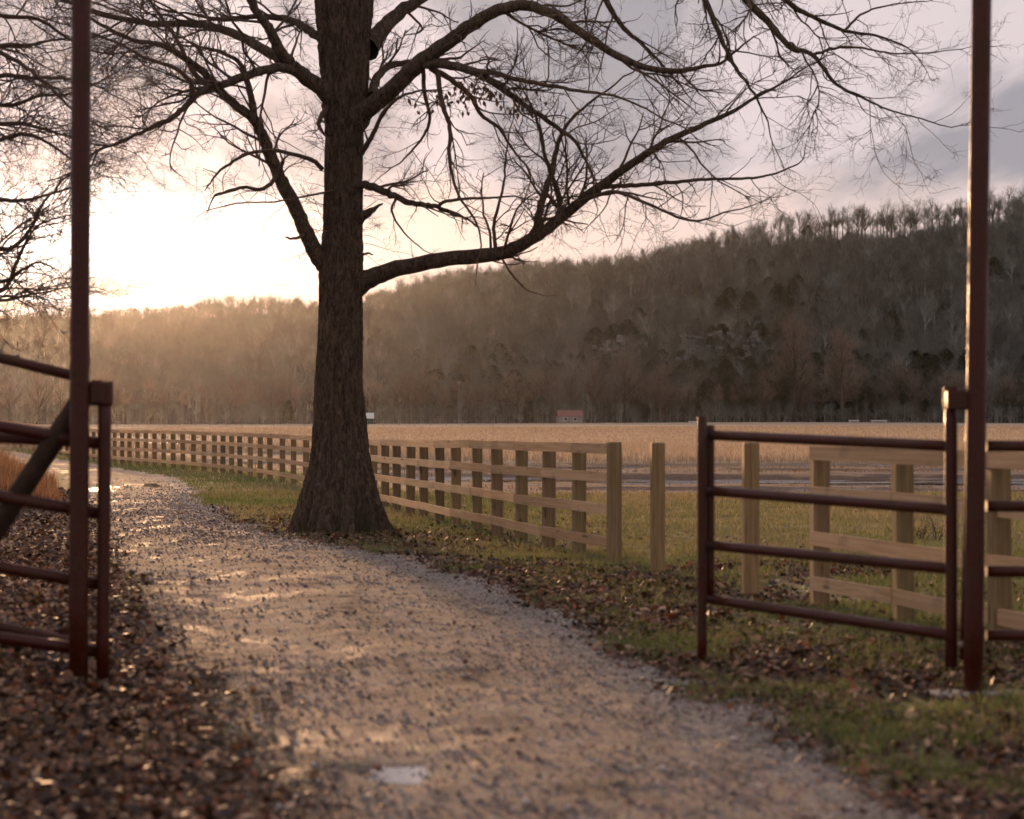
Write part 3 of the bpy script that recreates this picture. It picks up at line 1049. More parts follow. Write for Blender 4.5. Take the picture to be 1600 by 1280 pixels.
    limb([(545, -60, 0), (560, -220, .5), (545, -400, .9), (560, -600, 1.2), (550, -760, 1.4)], 28, 4, 0.55, 0.3, 1, (0.9, 2.0))
    limb([(560, -50, 0), (620, -170, .2), (700, -300, .6), (770, -430, 1.0), (820, -560, 1.3)], 26, 4, 0.55, 0.3, 1, (0.9, 2.0))
    limb([(470, -160, -.6), (360, -180, -1.6), (240, -170, -2.6), (120, -120, -3.4), (30, -60, -4.0)], 13, 3, 0.35, 0.25, 1, (0.8, 1.8))
    limb([(620, -170, .2), (740, -190, -.4), (880, -210, -1.0), (1000, -180, -1.5), (1100, -90, -1.9), (1167, 0, -2.2), (1200, 34, -2.3), (1234, 73, -2.4), (1270, 86, -2.5), (1307, 132, -2.6), (1345, 152, -2.6), (1385, 170, -2.7), (1440, 186, -2.8), (1472, 196, -2.8)], 13, 0.9, 0.26, 0.25, 1, (0.5, 1.4), bias=(0.12, 0, -0.05), pw=1.7)
    limb([(1000, -180, -1.5), (1120, -120, -1.2), (1229, 0, -1.0), (1262, 22, -1.0), (1319, 48, -.9), (1370, 56, -.9), (1410, 70, -.8)], 6, 1.2, 0.24, 0.3, 1, (0.5, 1.3), bias=(0.12, 0, 0))
    limb([(1270, 86, -2.5), (1310, 74, -2.6), (1350, 76, -2.7), (1400, 84, -2.8), (1462, 82, -2.9)], 2.4, 0.9, 0.2, 0.1, 1, (0.4, 1.0))
    limb([(960, -190, -1.3), (1050, -110, -1.7), (1102, 0, -2.0), (1127, 62, -2.1), (1150, 107, -2.2), (1178, 146, -2.2), (1200, 190, -2.2)], 6, 1.2, 0.24, 0.35, 1, (0.5, 1.3), bias=(0, 0, -0.1))
    limb([(880, -205, -1.0), (920, -80, -1.4), (947, 0, -1.6), (976, 45, -1.7), (1000, 66, -1.7), (1026, 92, -1.8), (1060, 130, -1.8)], 6, 1.4, 0.26, 0.35, 1, (0.5, 1.2), bias=(0, 0, -0.1))
    limb([(1319, 48, -.9), (1350, 20, -.7), (1390, 8, -.5), (1440, 2, -.3)], 2.2, 0.8, 0.2, 0.1, 1, (0.4, 0.9))
    for sp, rad in limbs:
        big = rad[0] > 0.05
        part('limb', tube_mesh('oak_limb', [(sp, rad, 12 if big else 7)]), M['bark'] if big else M['twig'])
    # epicormic sprigs on the trunk
    for k in range(90):
        py = R.uniform(-40, 400)
        a = R.uniform(0, 2 * math.pi)
        c = P(537, py, D)
        v = np.array([math.cos(a), math.sin(a), R.uniform(-.2, .6)])
        s = c + np.array([math.cos(a), math.sin(a), 0]) * 0.30
        g = []
        grow(g, s, unit(v), R.uniform(0.3, 0.9), 0.005, 1, OAK, R)
        tw += g
    part('twigs', tube_mesh('oak_twigs', tw, False), M['twig'], 'stuff')
    print('oak twigs', len(tw), 'limbs', len(limbs))
    # a few dead leaves still hanging
    LV, LF, LC = [], [], []
    for cl, n in (((700, 150), 26), ((735, 140), 38), ((760, 150), 22), ((815, 162), 20), ((640, 165), 3), ((720, 168), 10)):
        for _ in range(n):
            c = P(cl[0] + R.normal(0, 15), cl[1] + R.normal(0, 8), D - 1.4 + R.normal(0, 0.3))
            u = unit(np.array([R.normal(0, .5), R.normal(0, .5), -1]))
            w = unit(np.cross(u, R.normal(0, 1, 3)))
            nn = np.cross(u, w)
            l, b = R.uniform(.07, .13), R.uniform(.02, .038)
            o = len(LV)
            LV += [c, c + u * l * .45 + w * b + nn * .01, c + u * l, c + u * l * .45 - w * b + nn * .01]
            LF.append((o, o + 1, o + 2, o + 3))
            LC += [np.array((.13, .07, .045)) * R.uniform(.6, 1.2)] * 4
    part('dead_leaves', np_mesh('oak_dead_leaves', np.array(LV), np.array(LF), False, np.array(LC)), M['leaf'], 'stuff')


build_oak()


def build_side_tree():
    R = np.random.default_rng(5)
    D = 30.0
    bx = P(-330, 800, D)
    z0 = gz1(bx[0], D)
    root = empty('bare_tree', (bx[0], D, z0), 'bare tree with drooping reddish twigs beyond the pipe panel', 'tree')
    inv = Matrix.Translation(-Vector(root.location))
    rows = [(870, -400, -255), (800, -380, -280), (700, -370, -292), (500, -365, -298), (200, -362, -302), (-100, -358, -306), (-300, -352, -315)]
    me = trunk_mesh('side_trunk', rows, D, 64, 90, [(-1.0, .3, .2), (0.4, .3, .2), (2.5, .3, .2)], R, P(0, -300, D)[2], 0.012)
    me.transform(inv)
    link_mesh('trunk', me, root, M['bark'])
    cfg = dict(OAK)
    cfg['up'] = [-0.004, 0.0, 0.0, 0.0]
    cfg['kids'] = [11, 6.5, 3.5]
    tw = []
    lines = [
        [(-335, 60), (-230, 0), (-120, -10), (0, 24), (60, 30), (110, 62), (160, 84), (215, 80)],
        [(-335, -20), (-220, -60), (-100, -70), (0, -30), (90, -14), (170, 12), (240, 40)],
        [(-335, 140), (-220, 110), (-110, 90), (0, 72), (50, 70), (90, 62), (150, 58)],
        [(-335, 170), (-200, 130), (-100, 128), (0, 118), (40, 122), (90, 122), (140, 130), (180, 150)],
        [(-335, 240), (-200, 200), (-100, 186), (0, 193), (40, 194), (75, 204), (110, 214), (150, 226)],
        [(-335, 280), (-200, 232), (-100, 220), (0, 217), (35, 210), (70, 220), (105, 244), (120, 252)],
        [(-335, 330), (-220, 290), (-100, 300), (0, 312), (40, 312), (90, 300), (140, 282)],
        [(-335, 380), (-200, 350), (-100, 390), (0, 390), (28, 380), (46, 360), (66, 320), (84, 298), (112, 268)],
        [(-335, 420), (-220, 430), (-100, 480), (0, 455), (22, 420), (40, 380), (60, 352), (92, 340)],
        [(-335, 400), (-200, 390), (-100, 430), (0, 440), (30, 425), (60, 410), (85, 420)],
        [(-335, 90), (-200, 40), (-60, 60), (20, 92), (70, 130), (112, 170), (160, 200)],
        [(-335, 200), (-220, 150), (-100, 150), (10, 165), (60, 150), (120, 145), (170, 120)],
        [(-335, 450), (-200, 440), (-90, 470), (0, 470), (40, 462), (80, 455)],
        [(-335, -150), (-220, -200), (-80, -210), (60, -160), (160, -80), (220, -10)],
        [(-335, -200), (-420, -300), (-520, -420)], [(-335, 50), (-450, -20), (-600, -40)], [(-335, -280), (-320, -420), (-300, -560)], [(-335, 250), (-460, 200), (-600, 190)],
    ]
    for k, ln in enumerate(lines):
        dep = R.uniform(-1.8, 1.8)
        n = len(ln)
        pp = [(a, b, dep * i / (n - 1)) for i, (a, b) in enumerate(ln)]
        sp, rad = limb_pts(pp, D, 6.0, 1.0, R, 6, 0.014)
        me = tube_mesh('side_limb', [(sp, rad, 7)])
        me.transform(inv)
        link_mesh('limb', me, root, M['twig'])
        vis = k < 14
        sprout(tw, sp, rad, cfg, R, 0.17 if vis else 0.6, 0.35 if vis else 0.3, 1.0, (0.5, 1.35), bias=(0.35, 0, 0.0) if vis else None)
    me = tube_mesh('side_twigs', tw, False)
    me.transform(inv)
    link_mesh('twigs', me, root, M['twig'])['kind'] = 'stuff'
    print('side twigs', len(tw))


build_side_tree()

# ------------------------------------------------------------------ far woods
FARCFG = dict(seg=[6, 4, 3, 2], wig=[0.10, 0.14, 0.16, 0.18], up=[0.09, 0.06, 0.03, 0.02], sides=[4, 3, 3, 3], taper=0.4,
              kids=[6.5, 5, 3.0], ref=[1, 1, 1], ang=(0.35, 0.85), len=[(0.4, 0.7), (0.4, 0.7), (0.4, 0.75)], rmin=0.014, rk=0.55)


def far_tree(seed, H, spread, low, nl, dense=1.0):
    """bare tree of height H: (trunk tubes, twig tubes)"""
    R = np.random.default_rng(seed)
    n = 9
    t = np.linspace(0, 1, n)
    pts = np.stack([np.cumsum(R.normal(0, .10, n)) * t, np.cumsum(R.normal(0, .10, n)) * t, t * H * 0.8], -1)
    pts[0, 2] = -0.6
    rad = 0.021 * H * (1 - t * 0.8) + 0.03
    rad[0] *= 1.35
    trunk = [(pts, rad, 7)]
    tw = []
    for k in range(nl):
        f = R.uniform(low, 1.0)
        i = min(n - 2, int(f * (n - 1)))
        q = pts[i] + (pts[i + 1] - pts[i]) * (f * (n - 1) - i)
        a = k * 2.4 + R.uniform(-.4, .4)
        v = unit(np.array([math.cos(a), math.sin(a), R.uniform(0.5, 1.3) + f * 0.5]))
        L = spread * H * (0.62 - 0.30 * f) * R.uniform(.75, 1.2)
        g = []
        cfg = dict(FARCFG)
        cfg['ref'] = [L / dense, L * .5 / dense, L * .28 / dense]
        grow(g, q, v, L, rad[i] * 0.55, 0, cfg, R)
        for s in g:
            (trunk if s[1][0] > 0.05 else tw).append(s)
    return trunk, tw


VAR = [(101, 18, .85, .30, 17), (102, 20, .62, .38, 16), (103, 16, .8, .22, 16), (104, 21, .55, .45, 15), (105, 17, .95, .20, 18), (106, 14, .8, .15, 16), (107, 26, .60, .30, 24, 1.5)]
TRUNK_ME, TWIG_ME, WHOLE_ME = [], [], []
for k, v in enumerate(VAR):
    tr, tw = far_tree(*v)
    TRUNK_ME.append(tube_mesh('wood_trunk', tr))
    TWIG_ME.append(tube_mesh('wood_twigs', tw, False))
    TRUNK_ME[-1].materials.append(M['edgetrunk'])
    TWIG_ME[-1].materials.append(M['fartwig'])
    v1, q1 = tube_arrays(tr)
    v2, q2 = tube_arrays([w_ for j_, w_ in enumerate(tw) if j_ % 5 < 3])
    me = np_mesh('wood_tree', np.concatenate([v1, v2]), np.concatenate([q1, q2 + len(v1)]), False)
    me.materials.append(M['fartrunk'])
    me.materials.append(M['hilltwig'])
    me.polygons.foreach_set('material_index', np.concatenate([np.zeros(len(q1), np.int32), np.ones(len(q2), np.int32)]))
    WHOLE_ME.append(me)
    print('far tree', k, len(q1) * 2, len(q2) * 2)


def cedar_mesh(seed, H, W):
    R = np.random.default_rng(seed)
    n = 1500
    t = R.random(n) ** 0.75
    r = W * (1 - t) ** 0.8 * (1.0 if H < 7 else 1.45 * (t + .12) ** .45) * (0.12 + 0.88 * np.sqrt(R.random(n))) * (0.8 + 0.4 * fbm(t * 6, R.random(n) * 3, seed))
    a = R.uniform(0, 2 * math.pi, n)
    c = np.stack([r * np.cos(a), r * np.sin(a), 0.35 + t * H], -1)
    u = np.stack([np.cos(a), np.sin(a), R.uniform(-.3, .6, n)], -1) * (0.35 + 0.25 * R.random(n))[:, None] * (H / 6) ** 0.5
    w = np.cross(u, R.normal(0, 1, (n, 3)))
    w = w / (np.linalg.norm(w, axis=1)[:, None] + 1e-6) * 0.20 * (H / 6) ** 0.5
    v = np.stack([c - w, c + w, c + u], 1).reshape(-1, 3)
    return np_mesh('cedar', v, np.arange(n * 3).reshape(-1, 3), False)


CEDAR = [cedar_mesh(3, 6.0, 1.9), cedar_mesh(4, 9.0, 4.6), cedar_mesh(6, 11.0, 5.4)]
for m_ in CEDAR:
    m_.materials.append(M['cedar'])


def wood_thing(k, loc, s, rz, label, group):
    e = empty('bare_tree', loc, label, 'tree', group)
    e.rotation_euler.z = rz
    e.scale = (s, s, s)
    link_mesh('trunk', TRUNK_ME[k], e)
    link_mesh('crown', TWIG_ME[k], e)
    return e


R = np.random.default_rng(17)
def lab_edge(h, k):
    size = 'tall' if h > 14.5 else 'middling' if h > 11.5 else 'short'
    shape = ['broad crowned', 'upright', 'low branching', 'slim', 'wide spreading', 'bushy'][k]
    return size + ' ' + shape + ' bare tree in the wood edge beyond the straw field'

xs_edge = np.linspace(-172, 172, 128) + R.normal(0, 0.9, 128)
for i, x in enumerate(xs_edge):
    y = R.uniform(648, 682)
    k = int(R.integers(0, 6))
    px = 800 + F * x / y
    hgt = np.interp(px, [-200, 300, 560, 700, 900, 1000, 1130, 1300, 1500, 1800], [15, 14, 13.5, 14, 17, 15, 13, 17, 14, 17]) * R.uniform(.72, 1.06)
    wood_thing(k, (x, y, min(gz1(x, y), 0.3) - 0.1), hgt / VAR[k][1], R.uniform(0, 6.28), lab_edge(hgt, k), 'trees along the far wood edge')
for px, top, d, k, lab in [(1242, 496, 652, 6, 'tallest bare tree of the far wood edge with broad rounded brown crown'),
                           (1316, 518, 655, 6, 'broad rounded bare tree next to the tallest tree of the far wood edge'),
                           (1032, 566, 646, 2, 'low forking dark bare tree at the field edge beyond the red roofed shed'),
                           (640, 572, 648, 0, 'spreading bare tree at the wood edge next to the green shed'),
                           (730, 588, 650, 3, 'slim dark bare tree right beside the far utility pole'),
                           (975, 560, 650, 4, 'leaning bare tree between the red roofed shed and the low forking tree')]:
    p = P(px, 662, d)
    H = (662 - top) / F * d
    e = wood_thing(k, (p[0], d, gz1(p[0], d) - 0.1), H / (VAR[k][1] * 0.98), 1.3 * k, lab, 'trees along the far wood edge')

def lab_ridge(h, k):
    size = 'tall' if h > 17 else 'middling' if h > 13 else 'short'
    shape = {0: 'broad crowned', 1: 'upright', 2: 'low branching', 3: 'slim'}[k]
    return size + ' ' + shape + ' bare tree against the sky on the hilltop ridge'

ridge_src = []
for i in range(165):
    px = (-30 + 590 * (i / 34) if i < 35 else 565 + 1090 * ((i - 35) / 129)) + R.normal(0, 3)
    D = float(np.interp(px, DPX, DPD)) * R.uniform(0.985, 1.01)
    x = (px - 800) / F * D
    k = int(R.choice([0, 1, 3, 3, 1, 2]))
    o = link_mesh('bare_tree', WHOLE_ME[k])
    hs = np.interp(px, [0, 500, 700, 1000, 1150, 1250, 1600], [14, 14, 16, 17, 16, 20, 21]) * R.uniform(.75, 1.12)
    s = hs / VAR[k][1]
    o.location = (x, D, float(hill_z(np.array([x]), np.array([D]))[0]) - 0.3)
    o.scale = (s * .9, s * .9, s)
    o.rotation_euler.z = R.uniform(0, 6.28)
    tag(o, lab_ridge(hs, k), 'tree', 'trees along the hilltop ridge')
    ridge_src.append((k, o))
SRC = {}
for k, o in ridge_src:
    SRC.setdefault(k, o)


def scatter_gn(name, pts, scl, rot, idx, sources, label, cat):
    me = bpy.data.meshes.new(name)
    me.vertices.add(len(pts))
    me.vertices.foreach_set('co', np.asarray(pts, np.float32).ravel())
    for nm, ty, arr in (('scl', 'FLOAT', scl), ('rot', 'FLOAT', rot), ('idx', 'INT', idx)):
        a = me.attributes.new(nm, ty, 'POINT')
        a.data.foreach_set('value', np.asarray(arr, np.int32 if ty == 'INT' else np.float32))
    o = link_mesh(name, me)
    ng = bpy.data.node_groups.new(name, 'GeometryNodeTree')
    ng.interface.new_socket('Geometry', in_out='INPUT', socket_type='NodeSocketGeometry')
    ng.interface.new_socket('Geometry', in_out='OUTPUT', socket_type='NodeSocketGeometry')
    gi = ng.nodes.new('NodeGroupInput')
    go = ng.nodes.new('NodeGroupOutput')
    jn = ng.nodes.new('GeometryNodeJoinGeometry')
    for s in sources:
        oi = ng.nodes.new('GeometryNodeObjectInfo')
        oi.transform_space = 'ORIGINAL'
        oi.inputs['Object'].default_value = s
        oi.inputs['As Instance'].default_value = True
        ng.links.new(oi.outputs['Geometry'], jn.inputs[0])
    ip = ng.nodes.new('GeometryNodeInstanceOnPoints')
    ip.inputs['Pick Instance'].default_value = True

    def at(nm, ty):
        n = ng.nodes.new('GeometryNodeInputNamedAttribute')
        n.data_type = ty
        n.inputs['Name'].default_value = nm
        return n.outputs['Attribute']
    cx = ng.nodes.new('ShaderNodeCombineXYZ')
    ng.links.new(at('rot', 'FLOAT'), cx.inputs[2])
    ng.links.new(gi.outputs[0], ip.inputs['Points'])
    ng.links.new(jn.outputs[0], ip.inputs['Instance'])
    ng.links.new(at('idx', 'INT'), ip.inputs['Instance Index'])
    ng.links.new(cx.outputs[0], ip.inputs['Rotation'])
    ng.links.new(at('scl', 'FLOAT'), ip.inputs['Scale'])
    ng.links.new(ip.outputs[0], go.inputs[0])
    md = o.modifiers.new('scatter', 'NODES')
    md.node_group = ng
    return tag(o, label, cat, None, 'stuff')


def hill_points(n, R, lo=0.004, hi=1.0, a0=-0.30, a1=0.30, powr=0.75):
    a = R.uniform(a0, a1, n)
    D = np.interp(800 + F * a, DPX, DPD)
    t = lo + (hi - lo) * R.random(n) ** powr
    y = HBASE + t * (D - HBASE)
    x = a * y
    return x, y, t


x, y, t = hill_points(8500, R, hi=0.90)
k = (t < 0.80) | (x / y < 0.085)
x, y, t = x[k], y[k], t[k]
z = hill_z(x, y) - 0.3
xr, yr, tr_ = hill_points(330, R, lo=0.985, hi=1.02, powr=1.0)
x, y = np.concatenate([x, xr]), np.concatenate([y, yr])
z = hill_z(x, y) - 0.3
scatter_gn('woodland', np.stack([x, y, z], -1), R.uniform(.5, .95, len(x)), R.uniform(0, 6.28, len(x)), R.integers(0, len(SRC), len(x)),
           [SRC[k] for k in sorted(SRC)], 'bare winter woodland covering the slopes of the ridge', 'woodland')

# scrub along the foot of the wood
n = 1500
x = R.uniform(-180, 180, n)
y = R.uniform(632, 664, n)
scatter_gn('scrub', np.stack([x, y, gz(x, y) - .4], -1), np.where(y < 643, R.uniform(.04, .10, n), R.uniform(.13, .36, n)), R.uniform(0, 6.28, n), R.integers(0, len(SRC), n),
           [SRC[k] for k in sorted(SRC)], 'low leafless scrub along the foot of the far wood', 'scrub')

# evergreens
ced = empty('cedar_tree', P(451, 664, 640) * np.array([1, 1, 0]) + np.array([0, 0, gz1(-59, 640)]), 'small dark green cedar at the wood edge near the wire fence', 'tree')
link_mesh('crown', CEDAR[0], ced)
link_mesh('trunk', tube_mesh('cedar_trunk', [(np.array([[0, 0, -.3], [0, 0, 2.0], [0, 0, 5.6]]), np.array([.16, .11, .02]), 6)]), ced, M['fartrunk'])
lone = []
for k, (px, t0) in enumerate([(1172, 0.60), (1262, 0.92)]):
    a = (px - 800) / F
    D = float(np.interp(px, DPX, DPD))
    yy = HBASE + t0 * (D - HBASE)
    e = empty('pine_tree', (a * yy, yy, float(hill_z(np.array([a * yy]), np.array([yy]))[0]) - .3), ['dark pine among the bare trees below the saddle of the hilltop', 'dark pine close under the highest part of the hilltop ridge'][k], 'tree', 'pines on the hill')
    lone.append(link_mesh('crown', CEDAR[1 + k], e))
    link_mesh('trunk', tube_mesh('pine_trunk', [(np.array([[0, 0, -.3], [0, 0, 4.0], [0, 0, 9.0 + k]]), np.array([.25, .18, .03]), 6)]), e, M['fartrunk'])
X, Y, I = [], [], []
for px0, sx, t0, st, cnt in [(1190, 55, .26, .13, 170), (1240, 40, .10, .05, 40), (1400, 80, .09, .04, 80), (1150, 40, .12, .05, 70), (985, 45, .22, .08, 75), (850, 90, .14, .06, 60), (730, 40, .10, .05, 25), (1280, 160, .3, .25, 60), (1080, 60, .07, .03, 30)]:
    px = R.normal(px0, sx, cnt)
    t = np.clip(R.normal(t0, st, cnt), .01, .99)
    a = (px - 800) / F
    D = np.interp(px, DPX, DPD)
    yy = HBASE + t * (D - HBASE)
    X += list(a * yy)
    Y += list(yy)
X, Y = np.array(X), np.array(Y)
scatter_gn('evergreens', np.stack([X, Y, hill_z(X, Y) - .5], -1), R.uniform(.6, 1.45, len(X)), R.uniform(0, 6.28, len(X)), R.integers(0, 2, len(X)), lone,
           'dark green evergreens scattered in patches through the hillside wood', 'evergreens')

# limestone ledges on the lower slope
def ledge_mesh(seed):
    bm = bmesh.new()
    bmesh.ops.create_cube(bm, size=1)
    bmesh.ops.subdivide_edges(bm, edges=bm.edges[:], cuts=1, use_grid_fill=True)
    r = random.Random(seed)
    for v in bm.verts:
        v.co += Vector((r.uniform(-.12, .12), r.uniform(-.12, .12), r.uniform(-.12, .12)))
    me = bpy.data.meshes.new('ledge')
    bm.to_mesh(me)
    bm.free()
    me.materials.append(M['rock'])
    return me


LEDGES = [ledge_mesh(s) for s in range(5)]
for label, x0, x1, py0, py1, cnt in [('broken grey limestone ledges showing through the trees behind the red roofed shed', 925, 1010, 522, 552, 26),
                                     ('wider grey limestone bluff showing through the trees beside the tallest wood edge tree', 1055, 1185, 518, 562, 38)]:
    yb = 752.0
    c = P((x0 + x1) / 2, py1, yb)
    e = empty('rock_outcrop', c, label, 'rocks')
    for i in range(cnt):
        px, py = R.uniform(x0, x1), R.uniform(py0, py1)
        q = P(px, py, yb + R.uniform(-3, 3)) - c
        o = link_mesh('rock', LEDGES[i % 5], e)
        o.location = q
        o.scale = (R.uniform(.4, 1.5), R.uniform(3, 5), R.uniform(.5, 1.6))
        o.rotation_euler = (R.uniform(-.1, .1), R.uniform(-.1, .1), R.uniform(-.4, .4))

# ------------------------------------------------------------------ far small things
def box_mesh(name, x0, x1, y0, y1, z0, z1, bev=0.0):
    bm = bmesh.new()
    bmesh.ops.create_cube(bm, size=1)
    for v in bm.verts:
        v.co = Vector(((x0 + x1) / 2 + v.co.x * (x1 - x0), (y0 + y1) / 2 + v.co.y * (y1 - y0), (z0 + z1) / 2 + v.co.z * (z1 - z0)))
    if bev:
        bmesh.ops.bevel(bm, geom=bm.edges[:], offset=bev, segments=1, affect='EDGES')
    me = bpy.data.meshes.new(name)
    bm.to_mesh(me)
    bm.free()
    return me


def poly_mesh(name, v, f):
    me = bpy.data.meshes.new(name)
    me.from_pydata(v, [], f)
    me.update()
    return me


def shed(px0, px1, ptop, pbase, d, wall, roof, endwall, label, windows, rot):
    w = (px1 - px0) / F * d
    h = (pbase - ptop) / F * d
    c = P((px0 + px1) / 2, pbase, d)
    z = gz1(c[0], d)
    e = empty('shed', (c[0], d, z), label, 'shed')
    e.rotation_euler.z = rot
    dp = w * 0.6
    eh = h * 0.58
    link_mesh('wall', box_mesh('shed_wall', -w / 2, w / 2, 0, dp, 0, eh), e, wall)
    link_mesh('gable', poly_mesh('shed_gable', [(w / 2 + .02, 0, eh), (w / 2 + .02, dp, eh), (w / 2 + .02, dp / 2, h), (w / 2 - .1, 0, eh), (w / 2 - .1, dp, eh), (w / 2 - .1, dp / 2, h)], [(0, 1, 2), (5, 4, 3), (0, 2, 5, 3), (1, 4, 5, 2), (0, 3, 4, 1)]), e, endwall)
    link_mesh('end_wall', box_mesh('shed_end', w / 2 + .003, w / 2 + .03, -.01, dp + .01, 0, eh - .003), e, endwall)
    rt = 0.08
    ov = 0.25
    k = (h - eh) / (dp / 2)
    zl = eh - ov * k
    for s in (0, 1):
        y0, y1 = (-ov, dp / 2) if s == 0 else (dp + ov, dp / 2)
        v = [(-w / 2 - ov, y0, zl), (w / 2 + ov, y0, zl), (w / 2 + ov, y1, h), (-w / 2 - ov, y1, h)]
        v += [(a, b, c_ + rt) for a, b, c_ in v]
        link_mesh('roof', poly_mesh('shed_roof', v, [(3, 2, 1, 0), (4, 5, 6, 7), (0, 1, 5, 4), (1, 2, 6, 5), (2, 3, 7, 6), (3, 0, 4, 7)]), e, roof)
    for wx in windows:
        f = link_mesh('window', box_mesh('shed_window', wx * w - .55, wx * w + .55, -.06, -.003, eh * .3, eh * .82), e, M['white'])
        link_mesh('pane', box_mesh('shed_pane', wx * w - .42, wx * w + .42, -.075, -.063, eh * .37, eh * .75), f, M['darkglass'])
    return e


shed(873, 911, 644, 664, 636, M['greywall'], M['redroof'], M['redwall'], 'little grey shed with red metal roof at the edge of the far wood', (-.22, .18), 0.18)
shed(556, 583, 647, 664, 636, M['greenwall'], M['paleroof'], M['greenwall'], 'small dark green shed with pale roof at the edge of the far wood', (), 0.05)

c = P(717, 664, 630)
up = empty('utility_pole', (c[0], 630, gz1(c[0], 630)), 'slender pale utility pole standing before the far wood', 'utility pole')
link_mesh('pole', tube_mesh('utility_pole', [(np.array([[0, 0, -.5], [0, 0, 6], [0, 0, 11.2]]), np.array([.17, .14, .10]), 8)]), up, M['poleood'])
link_mesh('crossarm', box_mesh('crossarm', -.7, .7, -.16, -.102, 10.5, 10.65), up, M['poleood'])
link_mesh('lamp', box_mesh('pole_lamp', -.22, .22, -.6, -.165, 10.7, 10.95, .05), up, M['white'])


def trough(px0, px1, py, d, label):
    c = P((px0 + px1) / 2, py, d)
    w = (px1 - px0) / F * d
    z = gz1(c[0], d)
    e = empty('feed_trough', (c[0], d, z), label, 'trough')
    h = max(0.45, CAM_H - (py - HOR) / F * d - z + 0.25)
    b = link_mesh('tray', poly_mesh('tray', [(-w / 2, 0, h - .35), (w / 2, 0, h - .35), (w / 2, .5, h - .35), (-w / 2, .5, h - .35), (-w / 2 - .06, -.12, h), (w / 2 + .06, -.12, h), (w / 2 + .06, .62, h), (-w / 2 - .06, .62, h),
                                                  (-w / 2 + .02, -.05, h), (w / 2 - .02, -.05, h), (w / 2 - .02, .55, h), (-w / 2 + .02, .55, h), (-w / 2 + .05, .04, h - .3), (w / 2 - .05, .04, h - .3), (w / 2 - .05, .46, h - .3), (-w / 2 + .05, .46, h - .3)],
                                         [(3, 2, 1, 0), (0, 1, 5, 4), (1, 2, 6, 5), (2, 3, 7, 6), (3, 0, 4, 7), (4, 5, 9, 8), (5, 6, 10, 9), (6, 7, 11, 10), (7, 4, 8, 11), (8, 9, 13, 12), (9, 10, 14, 13), (10, 11, 15, 14), (11, 8, 12, 15), (12, 13, 14, 15)]), e, M['white'])
    for sx in (-1, 1):
        for sy in (.06, .44):
            link_mesh('leg', box_mesh('trough_leg', sx * (w / 2 - .2) - .05, sx * (w / 2 - .2) + .05, sy - .05, sy + .05, -.1, h - .352), e, M['white'])


trough(1327, 1342, 658, 600, 'short low white trough at the far field edge below the broad trees')
trough(1362, 1386, 658, 600, 'longer low white trough at the far field edge beside the short one')
trough(1076, 1090, 661, 610, 'small white trough on dark ground at the field edge near the pipe gate end')

# wire fence across the far field
wf = empty('wire_fence', (-80, 420, gz1(-80, 420)), 'thin wire fence on slim posts crossing the far side of the field', 'fence')
o0 = np.array(wf.location)
wp = []
post_me = None
for i in range(30):
    px = 60 + i * 24.5
    x = (px - 800) / F * 420
    z = gz1(x, 420)
    wp.append((x, z))
    if post_me is None:
        post_me = tube_mesh('wire_post', [(np.array([[0, 0, -.3], [0, 0, .6], [0, 0, 1.15]]), np.array([.06, .055, .05]), 6)])
        post_me.materials.append(M['poleood'])
    o = link_mesh('post', post_me, wf)
    o.location = np.array([x, 420, z]) - o0
    o.rotation_euler.y = R.normal(0, .03)
for h in (.35, .7, 1.05):
    pts = np.array([[x, 419.93, z + h] for x, z in wp]) - o0
    link_mesh('wire', tube_mesh('wire', [(pts, np.full(len(pts), .012), 4)]), wf, M['wire'])

# ------------------------------------------------------------------ board fences
PW = 0.145
FC = catmull(FENCE, 24)
FCPX = 800 + F * FC[:, 0] / FC[:, 1]


def fence_at(px):
    x = np.interp(px, FCPX[::-1], FC[::-1, 0])
    y = np.interp(px, FCPX[::-1], FC[::-1, 1])
    return np.array([x, y])


post_bm = bmesh.new()
bmesh.ops.create_cube(post_bm, size=1)
for v in post_bm.verts:
    v.co = Vector((v.co.x * PW, v.co.y * PW, (v.co.z + .5) * 1.0))
bmesh.ops.bevel(post_bm, geom=post_bm.edges[:], offset=.007, segments=1, affect='EDGES')
POST_ME = bpy.data.meshes.new('fence_post')
post_bm.to_mesh(POST_ME)
post_bm.free()
POST_ME.materials.append(M['post'])
BT, BH = 0.030, 0.118


def board_mesh(seed):
    r = random.Random(seed)
    bm = bmesh.new()
    n = 6
    rows = []
    for i in range(n + 1):
        x = i / n
        dz = r.uniform(-.0035, .0035)
        dy = r.uniform(-.003, .003)
        rows.append([bm.verts.new((x, a * BT / 2 + dy, b * BH / 2 + dz)) for a, b in ((-1, -1), (1, -1), (1, 1), (-1, 1))])
    for i in range(n):
        for k in range(4):
            bm.faces.new((rows[i][k], rows[i][(k + 1) % 4], rows[i + 1][(k + 1) % 4], rows[i + 1][k]))
    bm.faces.new(rows[0][::-1])
    bm.faces.new(rows[-1])
    bmesh.ops.recalc_face_normals(bm, faces=bm.faces)
    me = bpy.data.meshes.new('fence_board')
    bm.to_mesh(me)
    bm.free()
    me.materials.append(M['timber'])
    return me


BOARDS = [board_mesh(s) for s in range(8)]
RAILZ = [1.355 - BH / 2, 1.03 - BH / 2, 0.665 - BH / 2, 0.292 - BH / 2]


def add_post(parent, x, y, zg, top, yaw, org, name='post'):
    o = link_mesh(name, POST_ME, parent)
    o.location = (x - org[0], y - org[1], zg - 0.3 - org[2])
    o.scale = (1, 1, top + 0.3)
    o.rotation_euler = (random.gauss(0, .006), random.gauss(0, .006), yaw + random.gauss(0, .03))
    return o


